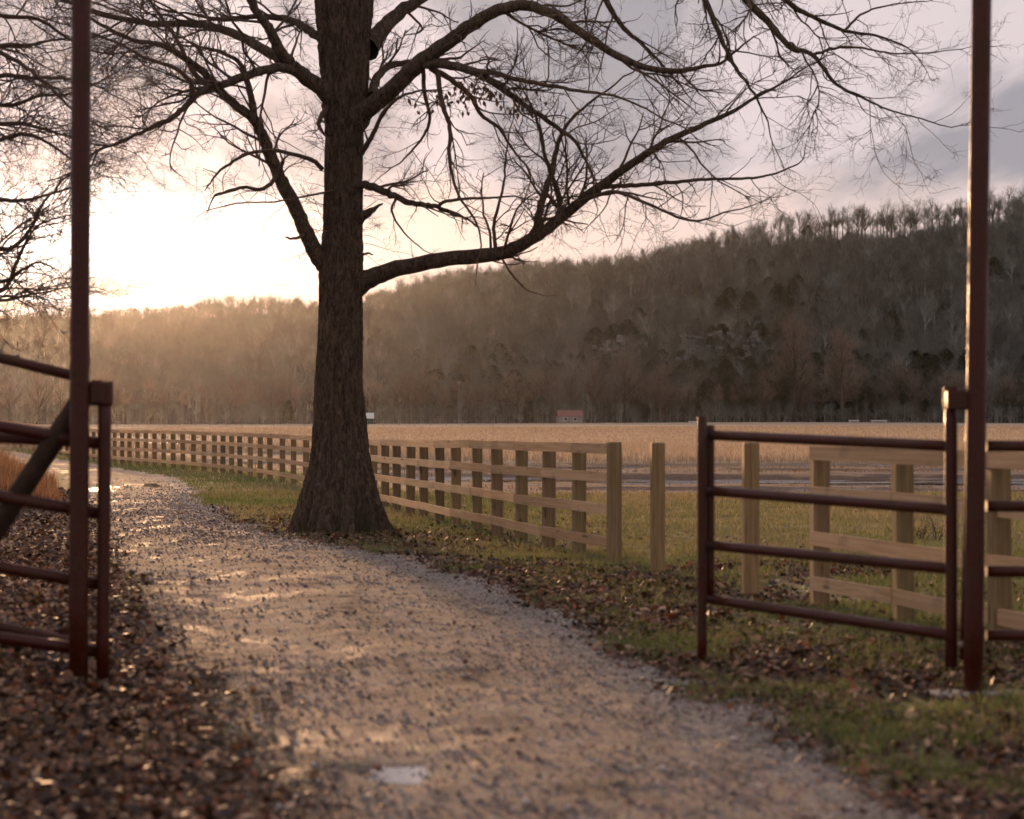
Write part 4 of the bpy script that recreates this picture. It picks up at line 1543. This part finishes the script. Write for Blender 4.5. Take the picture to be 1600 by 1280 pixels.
def add_board(parent, a, b, org, k):
    a = Vector(a)
    b = Vector(b)
    d = b - a
    o = link_mesh('rail', BOARDS[k % 8], parent)
    yaw = math.atan2(d.y, d.x)
    pitch = -math.atan2(d.z, math.hypot(d.x, d.y))
    o.location = (a.x - org[0], a.y - org[1], a.z - org[2])
    o.rotation_euler = (random.gauss(0, .012), pitch, yaw)
    o.scale = (d.length, 1, 1)
    return o


def board_fence(points, label, end_butt, span=2):
    pts = [np.array(p, float) for p in points]
    zs = [gz1(p[0], p[1]) for p in pts]
    # smooth the line of the rails over small bumps of the ground
    zr = np.convolve(np.pad(zs, 2, 'edge'), np.ones(5) / 5, 'valid')
    org = (pts[0][0], pts[0][1], zs[0])
    e = empty('board_fence', org, label, 'fence')
    n = len(pts)
    tang = []
    for i in range(n):
        t = pts[min(n - 1, i + 1)] - pts[max(0, i - 1)]
        tang.append(t / np.linalg.norm(t))
    for i in range(n):
        top = 1.345 + (0.03 if (i == 0 and end_butt) else 0) + (zr[i] - zs[i])
        add_post(e, pts[i][0], pts[i][1], zs[i], top, math.atan2(tang[i][1], tang[i][0]), org)
    for row, rz in enumerate(RAILZ):
        i = 0
        first = 1 + (row % span)
        while i < n - 1:
            j = min(n - 1, i + (first if i == 0 else span))

            def at(q, end):
                nrm = np.array([-tang[q][1], tang[q][0]])
                p = pts[q] + nrm * (PW / 2 + BT / 2 + .004)
                p = p + tang[q] * (0.003 if end == 0 else -0.003)
                return [p[0], p[1], zr[q] + rz + random.gauss(0, .006)]
            a = at(i, 0)
            b = at(j, 1)
            if i == 0:
                t0 = tang[0]
                if end_butt:
                    p = pts[0] + t0 * (PW / 2 + .006)
                    nrm = np.array([-t0[1], t0[0]])
                    p = p + nrm * (PW / 2 - .03)
                    a = [p[0], p[1], zr[0] + rz]
                else:
                    a[0] -= t0[0] * (PW / 2 + .02)
                    a[1] -= t0[1] * (PW / 2 + .02)
            # sub-spans that follow a curve stay straight boards
            add_board(e, a, b, org, row * 3 + i)
            i = j
    return e


pxs = [961, 905, 857, 815, 778, 745, 713, 687, 662, 641, 620, 602, 584, 568, 551, 534, 516, 497, 478, 458.5, 441, 422, 406, 391, 375, 362, 348, 335, 318.5, 302, 286, 271, 256, 241.5, 228, 215, 202.5, 191, 179]
pxs += list(np.arange(167, -40, -10.4))
board_fence([fence_at(p) for p in pxs], 'long new four board timber fence following the drive from beside the oak into the distance', True)
RF = [(4.75, 12.6), (4.05, 15.1), (3.51, 17.35), (3.13, 19.3), (2.66, 20.9)]
RF = RF[::-1]
# the rails of this run lie on the drive side as well: list runs away from the camera
e2 = None


def near_fence():
    pts = [np.array(p) for p in RF]
    zs = [gz1(p[0], p[1]) for p in pts]
    org = (pts[0][0], pts[0][1], zs[0])
    e = empty('board_fence', org, 'short new timber fence of wide boards behind the red pipe gate leaf', 'fence')
    n = len(pts)
    tang = []
    for i in range(n):
        t = pts[min(n - 1, i + 1)] - pts[max(0, i - 1)]
        tang.append(t / np.linalg.norm(t))
    for i in range(n):
        add_post(e, pts[i][0], pts[i][1], zs[i], 1.35, math.atan2(tang[i][1], tang[i][0]) - .12, org)
    rz = [1.40 - BH / 2, 1.05 - BH / 2, .665 - BH / 2, .278 - BH / 2]
    for row in range(4):
        for (i, j) in ([(0, 2), (2, 4)] if row % 2 == 0 else [(0, 1), (1, 3), (3, 4)]):
            def at(q, s):
                nrm = np.array([tang[q][1], -tang[q][0]])
                if nrm[0] > 0:
                    nrm = -nrm
                p = pts[q] + nrm * (PW / 2 + BT / 2 + .004) + tang[q] * s
                return [p[0], p[1], zs[0] + rz[row] + (zs[q] - zs[0]) * .5]
            add_board(e, at(i, .02 if i == 0 else .003), at(j, -.003), org, row * 2 + i + 3)
    return e


near_fence()
for (x, y, top, lab) in [(1.53, 25.4, 1.385, 'lone square timber post beside the open end of the long board fence'), (2.2, 22.3, 1.42, 'lone square timber post seen through the red pipe gate leaf')]:
    z = gz1(x, y)
    o = link_mesh('fence_post', POST_ME)
    o.location = (x, y, z - .3)
    o.scale = (.97, .97, top + .3)
    o.rotation_euler.z = 0.08
    tag(o, lab, 'post', 'posts of the unfinished fence')

# ------------------------------------------------------------------ pipe gate
def pipe(name, a, b, r, parent, org, mat=None, sides=18, cap=True, bulge=None):
    a = np.array(a, float) - np.array(org)
    b = np.array(b, float) - np.array(org)
    n = 8
    t = np.linspace(0, 1, n)
    pts = a + (b - a) * t[:, None]
    rad = np.full(n, r)
    v, q = tube_arrays([(pts, rad, sides)])
    me = bpy.data.meshes.new(name)
    f = [tuple(int(k) for k in row) for row in q]
    if cap:
        f.append(tuple(range(sides)))
        f.append(tuple(range((n - 1) * sides, n * sides))[::-1])
    me.from_pydata([tuple(p) for p in v], [], f)
    bm = bmesh.new()
    bm.from_mesh(me)
    bmesh.ops.recalc_face_normals(bm, faces=bm.faces)
    bm.to_mesh(me)
    bm.free()
    for p in me.polygons:
        p.use_smooth = len(p.vertices) == 4
    return link_mesh(name, me, parent, mat or M['red'])


def box_part(name, c, s, parent, org, mat, bev=.006, rz=0.0):
    o = link_mesh(name, box_mesh(name, -s[0] / 2, s[0] / 2, -s[1] / 2, s[1] / 2, -s[2] / 2, s[2] / 2, bev), parent, mat)
    o.location = tuple(np.array(c, float) - np.array(org))
    o.rotation_euler.z = rz
    return o


def gate_parts():
    # ---- tall post beside the footing
    d = 14.3
    x, zg = (1519 - 800) / F * d, 0.0
    zg = gz1(x, d)
    org = (x, d, zg)
    tp = empty('gate_post', org, 'tall red pipe gate post standing in a concrete footing beside the pipe gate leaf', 'gate post', 'tall posts of the entrance')
    pipe('pipe', (x, d, zg - .3), (x + .066, d, 4.9), .059, tp, org)
    box_part('bracket', (x - .085, d + .02, P(0, 625, d)[2]), (.13, .07, .11), tp, org, M['red'])
    box_part('footing', (x + .03, d - .02, zg + .012), (.62, .24, .04), tp, org, M['concrete'], .014, .06)
    # ---- gate leaf hung on it
    hx, hd = (1486 - 800) / F * 14.42, 14.42
    ex, ed = (1108 - 800) / F * 16.25, 16.25
    org = (hx, hd, gz1(hx, hd))
    g = empty('pipe_gate', org, 'red pipe gate leaf with four rails standing ajar in front of the short fence', 'gate', 'pipe gate leaves')
    pipe('stile', (hx, hd, P(0, 1042, hd)[2]), (hx, hd, P(0, 606, hd)[2]), .038, g, org)
    pipe('stile_cap', (hx, hd, P(0, 640, hd)[2]), (hx, hd, P(0, 605, hd)[2]), .047, g, org)
    pipe('hinge_rod', (hx + .062, hd - .02, P(0, 1030, hd)[2]), (hx + .10, hd - .02, P(0, 645, hd)[2]), .017, g, org)
    hp = box_part('hinge_pin', (hx + .055, hd - .05, P(0, 1006, hd)[2]), (.05, .05, .035), g, org, M['steel'], .01)
    pipe('stile', (ex + .006, ed, P(0, 940, ed)[2]), (ex + .006, ed, P(0, 664, ed)[2]), .03, g, org)
    for y0, y1 in ((697, 680), (797, 767), (889, 852), (993, 936)):
        pipe('rail', (hx, hd, P(0, y0, hd)[2]), (ex, ed, P(0, y1, ed)[2]), .034, g, org)
    px = (1097 - 800) / F * 16.2
    z0 = gz1(px, 16.2)
    pipe('drop_leg', (px, 16.2, z0 - .1), (px, 16.2, P(0, 651, 16.2)[2]), .033, g, org)
    # ---- fixed panel on the far side of that post
    a = (x + .03, d + .01)
    bx = 4.25
    org = (bx, d, gz1(bx, d))
    f = empty('pipe_fence', org, 'fixed red pipe fence running from the footed gate post before the short timber fence', 'fence', 'pipe fences of the entrance')
    pipe('post', (bx, d, org[2] - .3), (bx, d, 1.62), .05, f, org)
    for y0 in (697, 791, 893, 993):
        pipe('rail', (a[0] + .055, a[1], P(0, y0, d)[2]), (bx - .03, d + .01, P(0, y0 + 2, d)[2]), .034, f, org)
    # ---- tall post with the brace
    d = 15.0
    x = (122 - 800) / F * d
    zg = gz1(x, d)
    org = (x, d, zg)
    tp = empty('gate_post', org, 'tall red pipe gate post with diagonal pipe brace standing in fallen leaves', 'gate post', 'tall posts of the entrance')
    mid = P(129, 500, d)
    pipe('pipe', (x, d, zg - .3), (P(128, 0, d)[0], d, 5.0), .0615, tp, org)
    box_part('bracket', (P(150, 0, d)[0], d + .03, P(0, 614, d)[2]), (.10, .08, .155), tp, org, M['red'], .02)
    bt = P(128, 622, d + .12)
    bb = P(-150, 1010, 15.5)
    pipe('brace', bb - np.array([0, 0, .15]), bt, .068, tp, org, M['rust'])['label'] = 'dark brown rusty diagonal brace'
    # ---- leaf folded back behind it
    sx, sd = P(162, 0, 15.06)[0], 15.06
    org = (sx, sd, gz1(sx, sd))
    g = empty('pipe_gate', org, 'red pipe gate leaf swung fully back against the braced gate post', 'gate', 'pipe gate leaves')
    pipe('stile', (P(160, 0, sd)[0], sd, max(P(0, 1074, sd)[2], gz1(sx, sd) - .02)), (P(164, 0, sd)[0], sd, P(0, 600, sd)[2]), .042, g, org)
    pipe('stile_cap', (P(164, 0, sd)[0], sd, P(0, 634, sd)[2]), (P(164, 0, sd)[0], sd, P(0, 597, sd)[2]), .05, g, org)
    sl = (155 - 0)
    for y1, y0 in ((694, 667), (803, 776), (914, 887), (1019, 997)):
        k = (y0 - y1) / 155.0
        xe = -560
        pipe('rail', P(158, y1, sd + .04), P(xe, y1 + k * (158 - xe), sd + .5), .039, g, org)
    pipe('stile', P(-555, 1019 - .15 * 700, sd + .5), P(-555, 694 - .17 * 715, sd + .5), .038, g, org)
    # ---- fixed panel behind
    d2 = 15.25
    org = tuple(P(-420, 1000, d2 + .3)[:2]) + (gz1(P(-420, 1000, d2)[0], d2),)
    f = empty('pipe_fence', org, 'fixed red pipe fence climbing the leafy bank behind the braced gate post', 'fence', 'pipe fences of the entrance')
    for y1, y0 in ((589, 561), (691, 685), (1006, 981)):
        k = (y0 - y1) / 113.0
        pipe('rail', P(120, y1, d2), P(-420, y1 + k * 540, d2 + .3), .034, f, org)
    pipe('post', (org[0], org[1], org[2] - .3), (org[0], org[1], P(0, 400, d2)[2]), .05, f, org)


gate_parts()

# ------------------------------------------------------------------ leaves, grass, gravel
def rand_in(n, x0, x1, y0, y1, R):
    return R.uniform(x0, x1, n), R.uniform(y0, y1, n)


def leaves():
    R = np.random.default_rng(55)
    XS, YS = [], []

    def take(n, fx0, fx1, y0, y1, dens, powr=1.0):
        y = y0 + (y1 - y0) * R.random(n) ** powr
        u = R.random(n)
        x = fx0(y) * (1 - u) + fx1(y) * u
        keep = R.random(n) < dens(x, y)
        XS.append(x[keep])
        YS.append(y[keep])
    # bank beside the gate
    take(52000, lambda y: np.minimum(-y * .235 - 0.9, path_l(y) - 1.2), lambda y: path_l(y) + 0.5, 8.5, 30, lambda x, y: litter_w(x, y) * (.12 + .88 * smooth(path_l(y) - x + .7 * (fbm(x * 2, y * 1.4, 63) - .5), -.35, .75)), 1.2)
    take(16000, lambda y: -y * .235 - 1.5, lambda y: path_l(y) + 0.4, 28, 62, lambda x, y: litter_w(x, y))
    # verge between the drive and the fence
    take(90000, lambda y: path_r(y) - 0.4, lambda y: y * .225 + 1.0, 8.5, 27, lambda x, y: np.clip(litter_w(x, y) * .9 + .18, 0, 1) * 0.62)
    take(22000, lambda y: path_r(y) - .3, lambda y: path_r(y) + 6, 26, 48, lambda x, y: litter_w(x, y) * .9 + .05)
    # stray leaves on the gravel
    take(8000, lambda y: path_l(y), lambda y: path_r(y), 9, 45, lambda x, y: 0.16 + 0.5 * smooth(fbm(x * 1.2, y * .7, 67), .5, .66) + 0.3 * smooth(-path_in(x, y), -0.7, -0.1))
    x = np.concatenate(XS)
    y = np.concatenate(YS)
    n = len(x)
    z = pathz(x, y) + R.uniform(.004, .032, n)
    far = np.clip((y - 9) / 40, 0, 1)
    L = np.clip(np.exp(R.normal(math.log(.046), .38, n)), .02, .105) * (1 + far * .5)
    L = L * np.where(path_in(x, y) > .15, R.uniform(.28, .6, n), 1.0)
    W = L * R.uniform(.26, .40, n)
    a = R.uniform(0, 2 * math.pi, n)
    tilt = R.normal(0, .5, n)
    roll = R.normal(0, .5, n)
    u = np.stack([np.cos(a) * np.cos(tilt), np.sin(a) * np.cos(tilt), np.sin(tilt)], -1)
    s = np.stack([-np.sin(a) * np.cos(roll), np.cos(a) * np.cos(roll), np.sin(roll)], -1)
    nn = np.cross(u, s)
    c = np.stack([x, y, z], -1)
    curl = R.uniform(-.35, .75, n)[:, None]
    fold = R.uniform(.0, .5, n)[:, None]
    Lc, Wc = L[:, None], W[:, None]
    p0 = c - u * Lc * .5 + nn * curl * Lc * .25
    p1 = c - u * Lc * .12 + s * Wc + nn * fold * Wc
    p2 = c - u * Lc * .12 - s * Wc + nn * fold * Wc
    p3 = c + u * Lc * .22 + s * Wc * .8 + nn * (fold * Wc + curl * Lc * .08)
    p4 = c + u * Lc * .22 - s * Wc * .8 + nn * (fold * Wc + curl * Lc * .08)
    p5 = c + u * Lc * .5 + nn * curl * Lc * .3
    V = np.stack([p0, p1, p2, p3, p4, p5], 1).reshape(-1, 3)
    b = np.arange(n)[:, None] * 6
    T = np.concatenate([b + np.array([[0, 2, 1]]), b + np.array([[1, 2, 4]]), b + np.array([[1, 4, 3]]), b + np.array([[3, 4, 5]])])
    pal = np.array([(.090, .043, .023), (.165, .082, .043), (.27, .155, .088), (.040, .022, .015), (.20, .065, .027), (.42, .28, .18)])
    ci = R.choice(6, n, p=[.27, .22, .14, .22, .08, .07])
    col = pal[ci] * R.uniform(.65, 1.25, n)[:, None]
    me = np_mesh('fallen_leaves', V, T, False, np.repeat(col, 6, 0))
    tag(link_mesh('fallen_leaves', me, None, M['leaf']), 'brown fallen oak leaves strewn over the verges and the bank by the gate', 'leaves', None, 'stuff')
    print('leaves', n)


def blades(name, x, y, z, h, w, lean, col, label, cat, mat, R):
    n = len(x)
    a = R.uniform(0, 2 * math.pi, n)
    b = R.uniform(0, 2 * math.pi, n)
    sx, sy = np.cos(a) * w / 2, np.sin(a) * w / 2
    lx, ly = np.cos(b) * lean * h, np.sin(b) * lean * h
    v0 = np.stack([x - sx, y - sy, z], -1)
    v1 = np.stack([x + sx, y + sy, z], -1)
    v2 = np.stack([x + lx * .35 + sx * .8, y + ly * .35 + sy * .8, z + h * .6], -1)
    v3 = np.stack([x + lx * .35 - sx * .8, y + ly * .35 - sy * .8, z + h * .6], -1)
    v4 = np.stack([x + lx, y + ly, z + h], -1)
    V = np.stack([v0, v1, v2, v3, v4], 1).reshape(-1, 3)
    k = np.arange(n)[:, None] * 5
    T = np.concatenate([k + np.array([[0, 1, 2]]), k + np.array([[0, 2, 3]]), k + np.array([[3, 2, 4]])])
    me = np_mesh(name, V, T, False, np.repeat(col, 5, 0))
    return tag(link_mesh(name, me, None, mat), label, cat, None, 'stuff')


def grass():
    R = np.random.default_rng(77)
    XS, YS = [], []

    def take(n, fx0, fx1, y0, y1, dens):
        y = R.uniform(y0, y1, n)
        u = R.random(n)
        x = fx0(y) * (1 - u) + fx1(y) * u
        k = R.random(n) < dens(x, y)
        XS.append(x[k])
        YS.append(y[k])

    def clump(x, y):
        return smooth(fbm(x * 1.7, y * 1.2, 141), .33, .56)
    take(190000, lambda y: path_r(y) - .3, lambda y: y * .225 + 1.2, 9, 30, lambda x, y: clump(x, y) * (1 - litter_w(x, y) * .66) * smooth(-path_in(x, y), -.1, .25))
    take(170000, lambda y: path_r(y) - .2, lambda y: y * .225 + 2, 28, 58, lambda x, y: (.35 + .65 * clump(x, y)) * (1 - litter_w(x, y) * .75) * smooth(-path_in(x, y), -.1, .25))
    take(26000, lambda y: path_r(y) - .2, lambda y: path_r(y) + 5, 56, 130, lambda x, y: .9 * smooth(-path_in(x, y), -.1, .25))
    take(12000, lambda y: -y * .235 - 1, lambda y: path_l(y) + .2, 9, 30, lambda x, y: .5 * smooth(fbm(x * 1.1, y, 143), .55, .68))
    x = np.concatenate(XS)
    y = np.concatenate(YS)
    n = len(x)
    z = gz(x, y) - .006
    far = smooth(y, 20, 70)
    h = R.uniform(.03, .085, n) * (1 + .35 * far) * (1 + .8 * (R.random(n) < .05))
    w = R.uniform(.004, .0075, n) * (1 + 2.6 * far)
    g = np.array((.130, .185, .042))
    dr = np.array((.38, .30, .15))
    m = np.clip(R.normal(.30, .25, n) + .35 * smooth(y, 24, 40) * smooth(x, -1, 1.5) + .45 * smooth(fbm(x * .3, y * .2, 145), .42, .62) * smooth(y, 16, 45) - .25 * smooth(path_r(y) + 3.2 - x, 0, 2) * smooth(y, 36, 60), 0, 1)[:, None]
    col = (g * (1 - m) + dr * m) * R.uniform(.7, 1.25, n)[:, None]
    blades('grass', x, y, z, h, w, R.uniform(.1, .9, n), col, 'short patchy winter grass on the verges beside the drive and fence', 'grass', M['grass'], R)
    print('grass', n)
    # straw stalks of the field
    XS.clear()
    YS.clear()
    take(90000, lambda y: -y * .24 - 4, lambda y: y * .24 + 4, 97, 145, lambda x, y: smooth(y + 7 * (fbm(x * .15, y * .05, 151) - .5), 97, 101) * (1 - smooth(wet_zone(x, y), .1, .4)) * (1 - smooth(-x, 16 + (y - 97) * .3, 22 + (y - 97) * .3)))
    take(110000, lambda y: -y * .24 - 6, lambda y: y * .24 + 6, 140, 420, lambda x, y: (1 - smooth(wet_zone(x, y), .1, .4)) * (1 - .0 * x))
    x = np.concatenate(XS)
    y = np.concatenate(YS)
    k = ~((x > path_l(y) - 2) & (x < path_r(y) + 2))
    x, y = x[k], y[k]
    n = len(x)
    far = smooth(y, 110, 420)
    h = R.uniform(.22, .52, n) * (1 - .55 * smooth(y, 120, 200))
    w = R.uniform(.02, .04, n) * (1 + 4.5 * far)
    col = np.array((.54, .41, .285)) * R.uniform(.6, 1.2, n)[:, None]
    blades('field_straw', x, y, gz(x, y) - .01, h, w, R.uniform(.05, .5, n), col, 'standing straw coloured stubble covering the flat field', 'field grass', M['grass'], R)
    y = R.uniform(54, 101, 26000)
    x = R.uniform(-14, 30, 26000)
    k = (R.random(26000) < smooth(fbm(x * .12, y * .7, 59, 4), .46, .58) * smooth(wet_zone(x, y), .05, .3)) & (gz(x, y) > WATER_Z - .03)
    x, y = x[k], y[k]
    n = len(x)
    blades('marsh_stubble', x, y, gz(x, y) - .01, R.uniform(.04, .16, n), R.uniform(.012, .03, n), R.uniform(.1, .8, n), np.array((.25, .165, .10)) * R.uniform(.5, 1.2, n)[:, None],
           'short brown stubble standing in the flooded strip beyond the fence', 'stubble', M['grass'], R)
    # sedge by the gate
    n = 15000
    px = R.normal(12, 42, n)
    y = R.uniform(46, 66, n)
    x = (px - 800) / F * y
    k = (x < path_l(y) - .4) & (R.random(n) < smooth(fbm(x * .9, y * .5, 161), .3, .5))
    x, y = x[k], y[k]
    n = len(x)
    h = R.uniform(.4, 1.35, n) * (.4 + 1.1 * fbm(x * 1.3, y * .9, 163, 3)) * (1 - .6 * smooth(x - (path_l(y) - 2.6), 0, 2.2))
    mm = R.random(n)[:, None] ** 2
    col = (np.array((.30, .135, .06)) * (1 - mm) + np.array((.40, .27, .15)) * mm) * R.uniform(.5, 1.3, n)[:, None]
    blades('sedge', x, y, gz(x, y) - .02, h, R.uniform(.012, .022, n), R.uniform(.05, .45, n), col, 'clump of tall rust coloured dry grass at the edge of the drive beyond the gate', 'dry grass', M['grass'], R)


def gravel():
    R = np.random.default_rng(91)
    n = 78000
    y = 8.8 + 66 * R.random(n) ** 1.7
    u = R.random(n)
    x = (path_l(y) - .3) * (1 - u) + (path_r(y) + .45) * u
    pin = path_in(x, y)
    edge = np.exp(-((path_r(y) - x - .1) / .55) ** 2)
    k = R.random(n) < np.clip(.16 + .8 * edge + .4 * smooth(fbm(x * 1.4, y * .8, 171), .45, .62), 0, 1) * (1 - smooth(y, 40, 74)) * smooth(pin, -.3, .1)
    x, y = x[k], y[k]
    n = len(x)
    z = pathz(x, y)
    s = np.exp(R.normal(math.log(.0080), .42, n)) * (1 + .9 * smooth(y, 15, 60))
    s = np.clip(s, .004, .030)
    oc = np.array([(1, 0, 0), (0, 1, 0), (-1, 0, 0), (0, -1, 0), (0, 0, .8), (0, 0, -.6)], float)
    tri = np.array([(0, 1, 4), (1, 2, 4), (2, 3, 4), (3, 0, 4), (1, 0, 5), (2, 1, 5), (3, 2, 5), (0, 3, 5)])
    a = R.uniform(0, 6.28, n)
    v = oc[None] * s[:, None, None] * R.uniform(.65, 1.35, (n, 6, 1))
    ca, sa = np.cos(a)[:, None], np.sin(a)[:, None]
    V = np.stack([v[..., 0] * ca - v[..., 1] * sa + x[:, None], v[..., 0] * sa + v[..., 1] * ca + y[:, None], v[..., 2] + (z + s * .25)[:, None]], -1).reshape(-1, 3)
    T = (np.arange(n)[:, None, None] * 6 + tri[None]).reshape(-1, 3)
    pal = np.array([(.40, .34, .30), (.52, .46, .42), (.26, .19, .155), (.37, .27, .21), (.14, .10, .082)])
    col = pal[R.choice(5, n, p=[.3, .18, .2, .2, .12])] * R.uniform(.8, 1.15, n)[:, None]
    me = np_mesh('gravel', V, T, False, np.repeat(col, 6, 0))
    tag(link_mesh('gravel', me, None, M['stone']), 'loose pale gravel stones scattered over the drive', 'gravel', None, 'stuff')
    print('gravel', n)


leaves()
grass()
gravel()


def sticks():
    R = np.random.default_rng(12)
    tubes = []
    for k in range(420):
        y = R.uniform(9, 34)
        if k % 3:
            x = path_l(y) - R.uniform(-.3, 2.2)
        else:
            x = path_r(y) + R.uniform(-.4, 2.0)
        L = R.uniform(.08, .42)
        a = R.uniform(0, 6.28)
        t = np.linspace(-.5, .5, 4)
        px, py = x + np.cos(a) * t * L + R.normal(0, .008, 4), y + np.sin(a) * t * L + R.normal(0, .008, 4)
        pz = pathz(px, py) + .018 + R.uniform(0, .02)
        tubes.append((np.stack([px, py, pz], -1), np.array([.006, .005, .0045, .003]) * R.uniform(.6, 1.2), 4))
    tag(link_mesh('fallen_twigs', tube_mesh('fallen_twigs', tubes, False), None, M['twig']), 'thin fallen twigs lying in the leaf litter along the drive', 'twigs', None, 'stuff')


sticks()

# dead weeds behind the short fence
def weeds(px, py, d, hgt, label, seed):
    R = np.random.default_rng(seed)
    c = P(px, py, d)
    z = gz1(c[0], d)
    e = empty('dead_weeds', (c[0], d, z), label, 'weeds', 'dead weed clumps')
    tw = []
    cfg = dict(OAK)
    cfg['rmin'] = .003
    for k in range(34):
        a = R.uniform(0, 6.28)
        s = np.array([R.normal(0, .22), R.normal(0, .22), -.03])
        grow(tw, s, unit(np.array([math.cos(a) * .6, math.sin(a) * .6, 1])), R.uniform(.5, 1) * hgt, .006, 1, cfg, R)
    link_mesh('stems', tube_mesh('weed_stems', tw, False), e, M['twig'])


weeds(1455, 850, 33.0, .42, 'clump of dark dead weeds in the grass seen past the hinge stile of the gate leaf', 3)
weeds(1310, 862, 31.0, .16, 'low dark clump of dead weeds seen through the rails of the short fence', 4)

# ------------------------------------------------------------------ haze in the valley air
hz = poly_mesh('haze', [(-1600, -40, -4), (1600, -40, -4), (1600, 2560, -4), (-1600, 2560, -4), (-1600, -40, 165), (1600, -40, 165), (1600, 2560, 165), (-1600, 2560, 165)],
               [(3, 2, 1, 0), (4, 5, 6, 7), (0, 1, 5, 4), (1, 2, 6, 5), (2, 3, 7, 6), (3, 0, 4, 7)])
hm = bpy.data.materials.new('valley_haze')
hm.use_nodes = True
ht = hm.node_tree
ht.nodes.clear()
ho = nd(ht, 'ShaderNodeOutputMaterial')
pv = nd(ht, 'ShaderNodeVolumePrincipled')
pv.inputs['Color'].default_value = (0.93, 0.92, 0.92, 1)
pv.inputs['Density'].default_value = 0.0000115
pv.inputs['Density Attribute'].default_value = ''
pv.inputs['Anisotropy'].default_value = 0.88
ht.links.new(pv.outputs[0], ho.inputs['Volume'])
tag(link_mesh('haze', hz, None, hm), 'thin warm evening haze filling the valley', 'haze', None, 'stuff')
